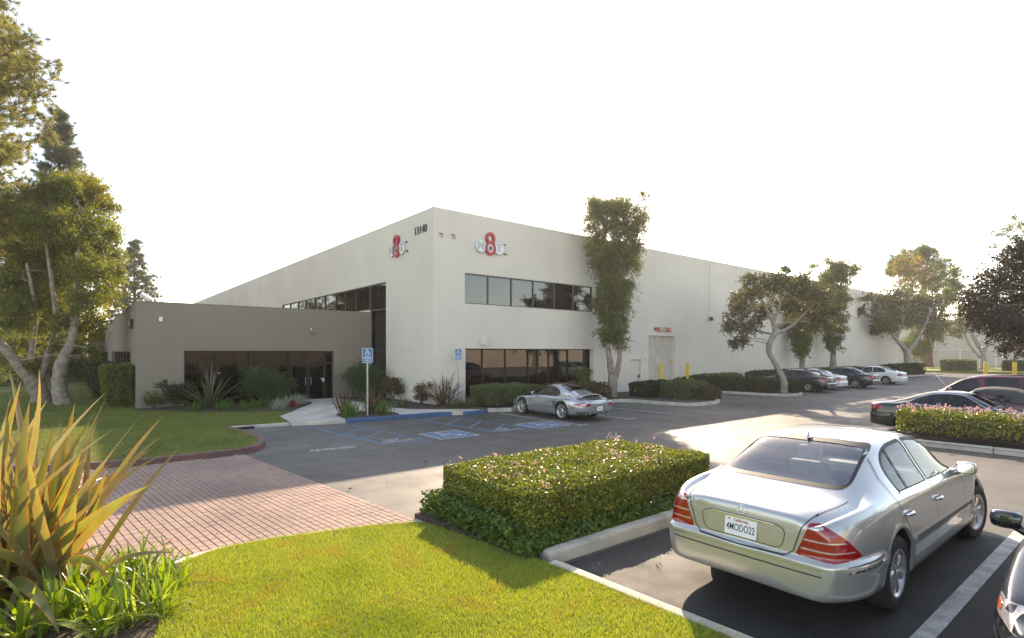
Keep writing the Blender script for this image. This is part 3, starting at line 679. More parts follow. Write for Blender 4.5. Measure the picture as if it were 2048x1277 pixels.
# access signs on posts
def access_sign(x, y, z0, label, fat):
    o = thing('parking_sign', label, 'sign', (x, y, z0), 'blue access parking signs')
    h = 2.62
    MB().tube([(0, 0, -.1), (0, 0, h-.1)], .035 if fat else .028, 10).build('post', 'steel', o, local=True, smooth='auto')
    rz = R(-22); w, hh = (.20, .275) if fat else (.165, .27)
    Tm = Matrix.Rotation(rz, 4, 'Z') @ Matrix.Translation((0, -.042, h-.29)) @ Matrix.Rotation(R(90), 4, 'X')
    def flat(poly, z0, z1, nm, mat, par=o):
        me = MB().prism(poly, z0, z1).mesh(); me.transform(Tm); return link(nm, me, mat, par, local=True)
    rr = lambda a, b: rounded([(-a, -b), (a, -b), (a, b), (-a, b)], .035, 4)
    plate = flat(rr(w, hh), 0, .004, 'sign_plate', 'white'); flat(rr(w-.014, hh-.014), .0045, .006, 'sign_face', 'signblue', plate)
    mb = MB(); wheelchair(mb, .27, 0, .115, .0065); me = mb.mesh(); me.transform(Tm); link('access_symbol', me, 'white', plate, local=True)
    for t_, zz in (('PARKING', -.09), ('ONLY', -.19)):
        me = text_mesh(t_, .095, .0005, .78 if len(t_) > 4 else 1, bold=.002); me.transform(Tm @ Matrix.Translation((0, zz, .0075))); link('sign_lettering', me, 'white', plate, local=True)
access_sign(8.79, 19.6, .1, 'blue access parking sign on a thick post in the planted island', True)
access_sign(13.98, 21.2, .12, 'blue access parking sign on a thin post by the warehouse corner', False)
# ------------------------------------------------------------------ cars: lofted shells with panes, lamps, doors and trim laid on the surface
def paint(name, col, metal=.6, rough=.3):
    m = pm(name, col, rough, metal, na=0, coat=1.0); return m
M['tyre'] = pm('tyre rubber', (.018, .018, .018), .85, ns=30, na=.15, bump=.3, bs=150)
M['rim'] = pm('alloy rim', (.55, .55, .54), .32, metal=.85, na=.03)
M['chrome'] = pm('chrome', (.8, .8, .8), .08, metal=1, na=0)
M['carglass'] = glassm('car glass', (.80, .83, .82), 1.5, .0)
M['rearglass'] = glassm('sloping rear glass', (.86, .88, .87), 2.3, .0)
M['tintglass'] = glassm('tinted car glass', (.10, .11, .12), 1.6, .0)
M['redlamp'] = pm('red lamp lens', (.30, .004, .008), .12, na=.1, ns=40, coat=1)
M['clearlamp'] = pm('clear lamp lens', (.52, .46, .44), .15, metal=.5, na=.15, ns=60, coat=1)
M['orangelamp'] = pm('orange lamp lens', (.50, .13, .05), .15, na=.1, ns=40, coat=1)
M['seam'] = pm('panel gap', (.01, .01, .01), .8, na=0)
M['rubber'] = pm('window rubber', (.015, .015, .015), .55, na=0)
M['greycloth'] = pm('grey leather seats', (.42, .42, .41), .6, na=.08)
M['darkcloth'] = pm('dark cloth seats', (.05, .05, .055), .8, na=.1)
M['plate'] = pm('licence plate white', (.78, .78, .76), .4, na=.03)
M['platetext'] = pm('licence plate blue', (.02, .025, .08), .5, na=0)
def pchip(x, y, xi):
    """monotone cubic interpolation, y is (n, k)"""
    h = np.diff(x)[:, None]; d = np.diff(y, axis=0)/h; m = np.zeros_like(y)
    m[0], m[-1] = d[0], d[-1]
    for i in range(1, len(x)-1):
        s = d[i-1]*d[i]; w1, w2 = 2*h[i]+h[i-1], h[i]+2*h[i-1]
        with np.errstate(all='ignore'): q = (w1+w2)/(w1/d[i-1]+w2/d[i])
        m[i] = np.where(s > 0, q, 0)
    k = np.clip(np.searchsorted(x, xi)-1, 0, len(x)-2); t = ((xi-x[k])/h[k, 0])[:, None]; hh = h[k]
    return (2*t**3-3*t**2+1)*y[k]+(t**3-2*t**2+t)*hh*m[k]+(-2*t**3+3*t**2)*y[k+1]+(t**3-t**2)*hh*m[k+1]
def ring_ctrl(W, zs, zb, yr, zr, zt, tuck=.05):
    return [(0, zs+.01), (W-.16, zs), (W-.045, zs+.015), (W-.012, zs+.12), (W, zs+(zb-zs)*.52), (W-.004, zs+(zb-zs)*.70), (W-.03, zb-.045), (W-.062, zb-.002),
            (W-.062-tuck*.4, zb+.03), ((W-.1)*.45+yr*.55, zb*.45+zr*.55), (yr+.035, zr-.07), (yr-.03, zr-.005), (yr*.72, zt-(zt-zr)*.22), (yr*.36, zt-.003), (0, zt)]
class Shell:
    def __init__(s, st, front, rear, nx=150, per=7, disp=None):
        """st: stations (x, W, zs, zb, yr, zr, zt), x counted from the nose; front / rear: cap rings (x, scale y, scale z, zc)"""
        rings = []; xs = []
        def add(x, c, sy=1, sz=1, zc=0): rings.append([(x, y*sy, zc+(z-zc)*sz) for y, z in c])
        c0, c1 = ring_ctrl(*st[0][1:]), ring_ctrl(*st[-1][1:])
        for f in front: add(f[0], c0, *f[1:])
        for q in st: add(q[0], ring_ctrl(*q[1:]))
        for f in rear: add(f[0], c1, *f[1:])
        A = np.array(rings, float); n, k, _ = A.shape
        dist = np.r_[0, np.cumsum(np.maximum(.02, np.sqrt(((np.diff(A, axis=0))**2).sum(2)).mean(1)))]
        xi = np.linspace(0, dist[-1], nx); G = pchip(dist, A.reshape(n, -1), xi).reshape(nx, k, 3)
        E = np.concatenate([G[:, 1:2]*[1, -1, 1], G, G[:, -2:-1]*[1, -1, 1]], 1)
        cols = []
        for i in range(k-1):
            for j in range(per):
                t = j/per; w = ((1-t)**3/6, (3*t**3-6*t*t+4)/6, (-3*t**3+3*t*t+3*t+1)/6, t**3/6)
                cols.append(sum(w[q]*E[:, i+q] for q in range(4)))
        cols.append((E[:, k-1]+4*E[:, k]+E[:, k+1])/6)
        H = np.stack(cols, 1); H[:, 0, 1] = 0; H[:, -1, 1] = 0
        if disp is not None: H = disp(H)
        m = H.shape[1]; L = H[:, -2:0:-1]*[1, -1, 1]; full = np.concatenate([H, L], 1); s.nr = full.shape[1]; s.nx = nx
        s.V = full.reshape(-1, 3); q = []
        I = np.arange(nx-1)[:, None]*s.nr; J = np.arange(s.nr)[None]; J2 = (J+1) % s.nr
        s.F = np.stack([I+J, I+J2, I+s.nr+J2, I+s.nr+J], -1).reshape(-1, 4)
        caps = [list(range(s.nr))[::-1], [(nx-1)*s.nr+i for i in range(s.nr)]]
        me = bpy.data.meshes.new('x'); me.from_pydata(s.V.tolist(), [], s.F.tolist()+caps)
        bm = bmesh.new(); bm.from_mesh(me); bmesh.ops.recalc_face_normals(bm, faces=bm.faces); bm.to_mesh(me); bm.free()
        s.N = np.zeros((len(s.V), 3)); me.vertices.foreach_get('normal', s.N.ravel()) if False else None
        s.N = np.array([v.normal[:] for v in me.vertices]); s.FF = [tuple(p.vertices) for p in me.polygons]
        s.bvh = BVHTree.FromPolygons([Vector(v) for v in s.V], s.FF)
        s.C = np.array([p.center[:] for p in me.polygons]); s.FN = np.array([p.normal[:] for p in me.polygons])
        s.keep = np.ones(len(s.FF), bool); bpy.data.meshes.remove(me)
    AX = {'L': ((1, 0, 0), (0, 0, 1), (0, -1, 0)), 'R': ((1, 0, 0), (0, 0, 1), (0, 1, 0)), 'B': ((0, 1, 0), (0, 0, 1), (-1, 0, 0)),
          'F': ((0, 1, 0), (0, 0, 1), (1, 0, 0)), 'T': ((1, 0, 0), (0, 1, 0), (0, 0, -1))}
    def axis(s, a):
        if isinstance(a, str): return [Vector(q) for q in s.AX[a]]
        d = Vector(a).normalized(); e1 = Vector((0, 0, 1)).cross(d)*-1; return [e1.normalized(), Vector((0, 0, 1)), d]
    def hit(s, a, p):
        e1, e2, d = s.axis(a); o = e1*p[0]+e2*p[1]
        if not isinstance(a, str): pass
        o = o-d*9; loc, nrm, idx, ds = s.bvh.ray_cast(o, d)
        if loc is None: return None
        f = s.FF[idx]; w = [1/max(1e-5, (loc-Vector(s.V[i])).length) for i in f]; t = sum(w)
        n = sum((Vector(s.N[i])*(q/t) for i, q in zip(f, w)), Vector((0, 0, 0))).normalized(); return loc, n
    def hole(s, a, poly, inset=.012, nmin=.1):
        e1, e2, d = [np.array(q) for q in s.axis(a)]; px, py = s.C@e1, s.C@e2
        P = np.array(poly); x0, y0 = P.min(0); x1, y1 = P.max(0)
        idx = np.where((px > x0) & (px < x1) & (py > y0) & (py < y1) & (s.FN@d < -nmin))[0]
        for i in idx:
            x, y = px[i], py[i]
            if not inside(poly, x, y): continue
            dm = 9
            for k in range(len(P)):
                u, v = P[k-1], P[k]; w = v-u; t = np.clip(((x-u[0])*w[0]+(y-u[1])*w[1])/max(1e-9, w@w), 0, 1); dm = min(dm, math.hypot(x-u[0]-t*w[0], y-u[1]-t*w[1]))
            if dm > inset: s.keep[i] = False
    def patch(s, a, poly, off=.003, cell=.06, rim=.012):
        """piece of skin cut to the outline, laid just proud of the shell, with turned-in edges"""
        P = [tuple(q) for q in poly]; x0, x1 = min(p[0] for p in P), max(p[0] for p in P); y0, y1 = min(p[1] for p in P), max(p[1] for p in P)
        nx, ny = max(1, math.ceil((x1-x0)/cell)), max(1, math.ceil((y1-y0)/cell)); verts = {}; V = []; N = []; F = []
        def clip(sub, k, v, sg):
            out = []
            for i in range(len(sub)):
                p, q = sub[i-1], sub[i]; ip, iq = (p[k]-v)*sg >= -1e-9, (q[k]-v)*sg >= -1e-9
                if ip != iq:
                    t = (v-p[k])/(q[k]-p[k]); r = [p[0]+(q[0]-p[0])*t, p[1]+(q[1]-p[1])*t]; r[k] = v; out.append(tuple(r))
                if iq: out.append(q)
            return out
        def vid(p):
            key = (round(p[0], 4), round(p[1], 4))
            if key not in verts:
                h = s.hit(a, p)
                if h is None: verts[key] = None
                else: verts[key] = len(V); V.append(h[0]+h[1]*off); N.append(h[1])
            return verts[key]
        for i in range(nx):
            A = clip(clip(P, 0, x0+(x1-x0)*i/nx, 1), 0, x0+(x1-x0)*(i+1)/nx, -1)
            if len(A) < 3: continue
            for j in range(ny):
                c = clip(clip(A, 1, y0+(y1-y0)*j/ny, 1), 1, y0+(y1-y0)*(j+1)/ny, -1)
                if len(c) < 3: continue
                f = [vid(p) for p in c]
                if None in f: continue
                g = [q for k, q in enumerate(f) if q != f[k-1]]
                if len(set(g)) >= 3 and len(set(g)) == len(g): F.append(g)
        me = bpy.data.meshes.new('p'); me.from_pydata([tuple(v) for v in V], [], F)
        bm = bmesh.new(); bm.from_mesh(me); bm.verts.ensure_lookup_table()
        for f in bm.faces:
            if f.normal.dot(N[f.verts[0].index]) < 0: f.normal_flip()
        nv = len(N); bm.verts.index_update()
        if rim:
            be = [e for e in bm.edges if len(e.link_faces) == 1]; r = bmesh.ops.extrude_edge_only(bm, edges=be)
            for v in r['geom']:
                if isinstance(v, bmesh.types.BMVert):
                    o = [e.other_vert(v) for e in v.link_edges if e.other_vert(v).index < nv and e.other_vert(v).index >= 0]
                    n = N[o[0].index] if o else Vector((0, 0, 1)); v.co -= n*rim
        bm.to_mesh(me); bm.free(); me.polygons.foreach_set('use_smooth', [True]*len(me.polygons))
        nn = [tuple(N[i]) if i < nv else (0, 0, 0) for i in range(len(me.vertices))]
        try: me.normals_split_custom_set_from_vertices(nn)
        except Exception: pass
        return me
    def ribbon(s, a, line, w=.006, off=.004, closed=False, dense=.035):
        L = [Vector(p) for p in line]+([Vector(line[0])] if closed else []); pts = [L[0]]
        for p, q in zip(L[:-1], L[1:]):
            n = max(1, math.ceil((q-p).length/dense)); pts += [p.lerp(q, k/n) for k in range(1, n+1)]
        V = []; F = []; ok = []; n = len(pts); N = []
        for i, p in enumerate(pts):
            t = pts[(i+1) % (n-1) if closed else min(i+1, n-1)]-pts[(i-1) % (n-1) if closed else max(i-1, 0)]
            t = t.normalized() if t.length > 0 else Vector((1, 0)); nn = Vector((-t.y, t.x))*w/2
            h1, h2 = s.hit(a, p+nn), s.hit(a, p-nn); ok.append(h1 is not None and h2 is not None)
            for h in (h1, h2): V.append(tuple(h[0]+h[1]*off) if h else (0, 0, 0)); N.append(tuple(h[1]) if h else (0, 0, 1))
        for i in range(n-1):
            if ok[i] and ok[i+1]:
                if (Vector(V[2*i])-Vector(V[2*i+2])).length < .25: F.append((2*i, 2*i+1, 2*i+3, 2*i+2))
        me = bpy.data.meshes.new('r'); me.from_pydata(V, [], F); bm = bmesh.new(); bm.from_mesh(me)
        for f in bm.faces:
            if f.normal.dot(Vector(N[f.verts[0].index])) < 0: f.normal_flip()
        bmesh.ops.delete(bm, geom=[v for v in bm.verts if not v.link_faces], context='VERTS'); bm.to_mesh(me); bm.free()
        me.polygons.foreach_set('use_smooth', [True]*len(me.polygons)); return me
    def body(s):
        F = [f for f, k in zip(s.FF, s.keep) if k]; me = bpy.data.meshes.new('body'); me.from_pydata(s.V.tolist(), [], F)
        bm = bmesh.new(); bm.from_mesh(me); bmesh.ops.delete(bm, geom=[v for v in bm.verts if not v.link_faces], context='VERTS'); bm.to_mesh(me); bm.free()
        me.polygons.foreach_set('use_smooth', [True]*len(me.polygons)); return me
def wheel_meshes(r, w, rr, style, spokes):
    """tyre and rim about the Y axis, outer face towards +Y"""
    h = w/2
    t = MB().lathe([(rr-.012, -h*.8), (rr+.01, -h*.95), (r-.045, -h), (r-.012, -h*.86), (r, -h*.6), (r, 0), (r, h*.6), (r-.012, h*.86), (r-.045, h), (rr+.012, h*.93), (rr-.012, h*.78), (rr-.02, 0)], 40, 'y', closed=True).mesh('tyre', True)
    m = MB().lathe([(rr-.022, -h*.8), (rr-.03, h*.3), (rr-.022, h*.72), (rr+.008, h*.88), (rr+.006, h*.93), (rr-.012, h*.9), (rr-.028, h*.72), (rr-.05, h*.3)], 40, 'y')
    m.lathe([(.001, h*.86), (.03, h*.86), (.036, h*.8), (.075, h*.74), (.085, h*.55), (.085, h*.3), (.001, h*.3)], 24, 'y')
    for k in range(spokes):
        for sp in ((-1, 1) if style == 'twin' else (0,)):
            a = 2*math.pi*k/spokes+.3+sp*(.13 if style == 'twin' else 0)
            w0, w1 = {'wide': (.030, .046), 'twin': (.018, .016), 'star': (.030, .040), 'thin': (.020, .022)}[style]
            ca, sa = math.cos(a), math.sin(a)
            def P(rad, tt, y): return (rad*ca-tt*sa, y, rad*sa+tt*ca)
            r0, r1 = .06, rr-.018; vs = []
            for rad, ww, yo in ((r0, w0, h*.74), ((r0+r1)/2, (w0*.8+w1*.2) if style == 'wide' else (w0+w1)/2, h*.78), (r1, w1, h*.76)):
                vs += [P(rad, -ww, yo-.05), P(rad, -ww, yo-.012), P(rad, -ww*.6, yo), P(rad, ww*.6, yo), P(rad, ww, yo-.012), P(rad, ww, yo-.05)]
            m.add(vs, [(i*6+j, i*6+(j+1) % 6, i*6+6+(j+1) % 6, i*6+6+j) for i in range(2) for j in range(6)]+[(12, 13, 14, 15, 16, 17)])
    rim = m.mesh('rim', 'auto')
    b = MB().lathe([(.03, h*.05), (rr-.05, h*.05), (rr-.05, -h*.1), (.03, -h*.1)], 32, 'y').mesh('disc', 'auto'); return t, rim, b
def mirror_polys(poly): return [(-x, y) for x, y in poly]
def build_car(label, cat, loc, rz, shell, P, name='parked_car', group='cars parked in the lot'):
    """P: everything that sits on the shell"""
    o = thing(name, label, cat, loc, group, rz); pt = P['paint']; S = shell
    gl = P.get('glass', 'tintglass'); Wm = P['W']
    def lk(nm, me, mat, par=None): return link(nm, me, mat, par or o, local=True)
    for (nm, sides, poly) in P.get('windows', []):
        for a in sides:
            S.hole(a, poly, .010); pane = lk(nm, S.patch(a, poly, .0, P.get('cell', .07), 0), P.get(nm+'_glass', gl))
            lk('window_seal', S.ribbon(a, poly, P.get('sealw', .03), .0025, True), P.get('seal', 'rubber'), pane)
            if nm in P.get('chrome', ()): lk('chrome_strip', S.ribbon(a, poly, .014, .007, True), 'chrome', pane)
    for (nm, a, poly, mat, off) in P.get('skins', []):
        for k, aa in enumerate(a): lk(nm, S.patch(aa, poly if aa in ('L', 'R', 'T', 'B', 'F') or k == 0 or True else poly, off, P.get('scell', .05), .012), mat)
    for (nm, a, line, w, mat, closed) in P.get('lines', []):
        for aa in a: lk(nm, S.ribbon(aa, line, w, .0065, closed), mat)
    r, tw, rr = P['wheel']; zc = r-.004
    tm, rm, dm = wheel_meshes(r, tw, rr, P.get('spoke', 'wide'), P.get('nsp', 7))
    for mm, k in ((tm, 'tyre'), (rm, P.get('rimmat', 'rim')), (dm, P.get('disc', 'black'))): mm.materials.append(M[k] if isinstance(k, str) else k)
    for ax_ in P['axles']:
        AR = r+P.get('gapr', .055); zA = zc+P.get('gapz', .012)
        sel = ((S.C[:, 0]-ax_)**2+(S.C[:, 2]-zA)**2 < (AR-.006)**2) & (np.abs(S.C[:, 1]) > .5); S.keep[sel] = False
        for sg in (1, -1):
            side = 'L' if sg > 0 else 'R'; V = []; F = []; n = 40; okp = []
            for k in range(n+1):
                t = R(-38+256*k/n); hs = [S.hit(side, (ax_+rad*math.cos(t), zA+rad*math.sin(t))) for rad in (AR+.034, AR+.014, AR-.008)]
                if any(h is None for h in hs) or zA+AR*math.sin(t) < P['sill']+.01: okp.append(False); V += [(0, 0, 0)]*5; continue
                okp.append(True); y = max(abs(h[0].y) for h in hs[:2])
                p = [hs[0][0]+hs[0][1]*.001, hs[1][0]+Vector((0, sg*P.get('flare', .008), 0)), Vector((hs[2][0].x, sg*(y+P.get('flare', .008)-.003), hs[2][0].z))]
                p += [Vector((p[2].x, p[2].y-sg*.03, p[2].z)), Vector((p[2].x, sg*.48, p[2].z))]; V += [tuple(q) for q in p]
            F1 = [(5*k+j, 5*k+j+1, 5*k+6+j, 5*k+5+j) for k in range(n) if okp[k] and okp[k+1] for j in range(3)]
            F2 = [(5*k+3, 5*k+4, 5*k+9, 5*k+8) for k in range(n) if okp[k] and okp[k+1]]
            for nm, ff, mat in (('arch_lip', F1, pt), ('wheel_well', F2, 'seam')):
                me = bpy.data.meshes.new(nm); me.from_pydata(V, [], ff); bm = bmesh.new(); bm.from_mesh(me)
                bmesh.ops.delete(bm, geom=[v for v in bm.verts if not v.link_faces], context='VERTS'); bmesh.ops.recalc_face_normals(bm, faces=bm.faces); bm.to_mesh(me); bm.free()
                me.polygons.foreach_set('use_smooth', [True]*len(me.polygons)); lk(nm, me, mat)
            wo = lk('wheel', tm, None); wo.location = (ax_, sg*(P['track']), r); wo.rotation_euler = (0, random.uniform(0, 6), 0 if sg > 0 else math.pi)
            if P.get('steer') and ax_ == P['axles'][0]: wo.rotation_euler = (0, random.uniform(0, 6), (0 if sg > 0 else math.pi)+P['steer'])
            link('rim', rm, None, wo, local=True); link('brake_disc', dm, None, wo, local=True)
    lk('body', S.body(), pt)
    # mirrors
    mx, mz, my = P['mirror']
    for sg in (1, -1):
        prof = [(-.10, 0, .045), (-.085, 0, .075), (0, .01, .09), (.05, .02, .085), (.09, .03, .045)]
        m = MB(); n = 16; vs = []
        for dx, _, q in ((-.075, 0, .02), (-.07, 0, .06), (-.045, 0, .082), (0, 0, .088), (.04, 0, .086), (.062, 0, .078)):
            for k in range(n):
                t = 2*math.pi*k/n; cx_, cz_ = math.cos(t), math.sin(t)
                ex = math.copysign(abs(cx_)**.6, cx_)*q*1.35*P.get('msc', 1); ez = math.copysign(abs(cz_)**.6, cz_)*q*.92*P.get('msc', 1)
                vs.append((mx+dx, sg*(my+ex*1.0), mz+ez-.0))
        m.add(vs, [(i*n+k, i*n+(k+1) % n, (i+1)*n+(k+1) % n, (i+1)*n+k) for i in range(5) for k in range(n)]+[tuple(range(n))])
        mo = lk('mirror', m.mesh('mirror', 'auto'), P.get('mirpaint', pt))
        q = P.get('msc', 1)
        gq = MB().add([(mx+.058, sg*(my+math.copysign(abs(math.cos(t))**.6, math.cos(t))*.098*q), mz+math.copysign(abs(math.sin(t))**.6, math.sin(t))*.066*q) for t in [2*math.pi*k/16 for k in range(16)]], [tuple(range(16))])
        lk('mirror_glass', gq.mesh(), 'chrome', mo)
        MB().tube([(mx, sg*(my-.06), mz-.06*q), (mx-.02, sg*(my-.15), mz-.09*q)], [.03, .045], 8).build('mirror_stalk', P.get('mirpaint', pt), mo, local=True, smooth=True)
    for hx, hz in P.get('handles', ()):
        for sg, side in ((1, 'L'), (-1, 'R')):
            h = S.hit(side, (hx, hz))
            if h:
                m = MB().tube([(hx-.09, h[0].y+sg*.004, hz), (hx-.06, h[0].y+sg*.03, hz+.003), (hx, h[0].y+sg*.036, hz+.005), (hx+.06, h[0].y+sg*.03, hz+.003), (hx+.09, h[0].y+sg*.004, hz)], [.012, .017, .018, .017, .012], 8)
                lk('door_handle', m.mesh('h', True), P.get('handlemat', pt))
    if 'plate' in P:
        x, z, w, h, txt = P['plate']; a = 'B' if x > 2 else 'F'; q = S.hit(a, (0, z)); ex = P.get('plateoff', .02)
        Mx = Matrix.Translation((q[0].x+(ex if a == 'B' else -ex), 0, z)) @ Matrix.Rotation(R(90 if a == 'B' else -90), 4, 'Z') @ Matrix.Rotation(R(90), 4, 'X') @ Matrix.Rotation(P.get('platetilt', 0), 4, 'X')
        me = MB().prism(rounded([(-w, -h), (w, -h), (w, h), (-w, h)], .012, 3), -.002, .002).mesh(); me.transform(Mx); po = lk('licence_plate', me, 'plate')
        if txt:
            for body_, sz, nar, yy, mat, xx in txt:
                me = text_mesh(body_, sz, .0006, nar, bold=.0004); me.transform(Mx @ Matrix.Translation((xx, yy, .0035))); lk('plate_lettering', me, mat, po)
    # cabin
    for (nm, bx, mat) in P.get('cabin', []):
        m = MB().box(*bx); lk(nm, m.mesh(nm, True, bevel=min(.06, .3*min(bx[1]-bx[0], bx[3]-bx[2], bx[5]-bx[4])), seg=3), mat)
    return o
def seats(xf, xr, zc, mat, w=.25, hh=1.12):
    out = []
    for sg in (-.37, .37):
        out += [('front_seat', (xf, xf+.5, sg-w, sg+w, zc-.1, zc+.08), mat), ('seat_back', (xf+.46, xf+.6, sg-w, sg+w, zc, hh-.12), mat), ('headrest', (xf+.53, xf+.62, sg-.13, sg+.13, hh-.09, hh+.07), mat),
                ('headrest', (xr+.52, xr+.6, sg-.13, sg+.13, hh-.10, hh+.0), mat)]
    out += [('rear_seat', (xr, xr+.5, -.62, .62, zc-.1, zc+.08), mat), ('rear_seat_back', (xr+.46, xr+.62, -.62, .62, zc, hh-.14), mat)]
    return out
def tub(x0, x1, zb, mat='darkcloth'): return [('cabin_floor', (x0, x1, -.68, .68, .24, .36), mat), ('dashboard', (x0-.1, x0+.28, -.66, .66, zb-.2, zb-.02), mat), ('parcel_shelf', (x1-.1, x1+.45, -.6, .6, zb-.14, zb-.05), mat)]
# ---- silver sedan in the foreground
def sm(a, b, x): t = np.clip((x-a)/(b-a), 0, 1); return t*t*(3-2*t)
def dispS(H):
    x, y, z = H[..., 0], H[..., 1], H[..., 2]
    k = sm(4.25, 4.7, x)*sm(.635, .60, z)*sm(.24, .30, z)*.045          # rear bumper stands proud
    cx = np.clip(sm(4.85, 5.12, x), 0, 1); n = np.stack([cx, (1-cx*.75)*np.sign(y+1e-9), 0*x], -1); H = H+n*k[..., None]*np.where(np.abs(y) < .001, sm(4.9, 5.1, x), 1)[..., None]
    kf = sm(.75, .35, x)*sm(.60, .57, z)*sm(.18, .24, z)*.03; H[..., 0] -= kf
    rs = np.exp(-((z-.545-.0*x)/.03)**2)*.014*sm(.2, .5, x)*sm(5.1, 4.9, x); H[..., 1] += rs*np.sign(y)*(np.abs(y) > .6)
    return H
stS = [(.30, .82, .22, .62, .60, .665, .70), (.55, .895, .21, .715, .64, .765, .80), (.95, .918, .20, .80, .66, .85, .885), (1.4, .925, .19, .875, .68, .925, .965), (1.58, .927, .19, .895, .69, .96, 1.0),
       (1.82, .928, .19, .915, .685, 1.085, 1.13), (2.2, .928, .19, .93, .635, 1.30, 1.345), (2.5, .928, .19, .935, .605, 1.372, 1.42), (2.85, .928, .19, .94, .595, 1.392, 1.443), (3.35, .928, .19, .95, .59, 1.378, 1.432),
       (3.68, .928, .195, .955, .595, 1.335, 1.39), (4.05, .925, .20, .962, .635, 1.20, 1.25), (4.38, .915, .235, .962, .69, 1.055, 1.09), (4.52, .905, .25, .957, .715, 1.005, 1.035), (4.7, .885, .265, .945, .70, .985, 1.01), (4.9, .845, .28, .915, .66, .965, .99), (5.02, .795, .29, .88, .62, .942, .968)]
frS = [(.04, .02, .02, .46), (.05, .35, .4, .46), (.075, .72, .78, .46), (.14, .92, .92, .46)]
rrS = [(5.075, .955, .96, .55), (5.105, .86, .90, .55), (5.118, .6, .72, .55), (5.124, .3, .4, .55), (5.126, .02, .02, .55)]
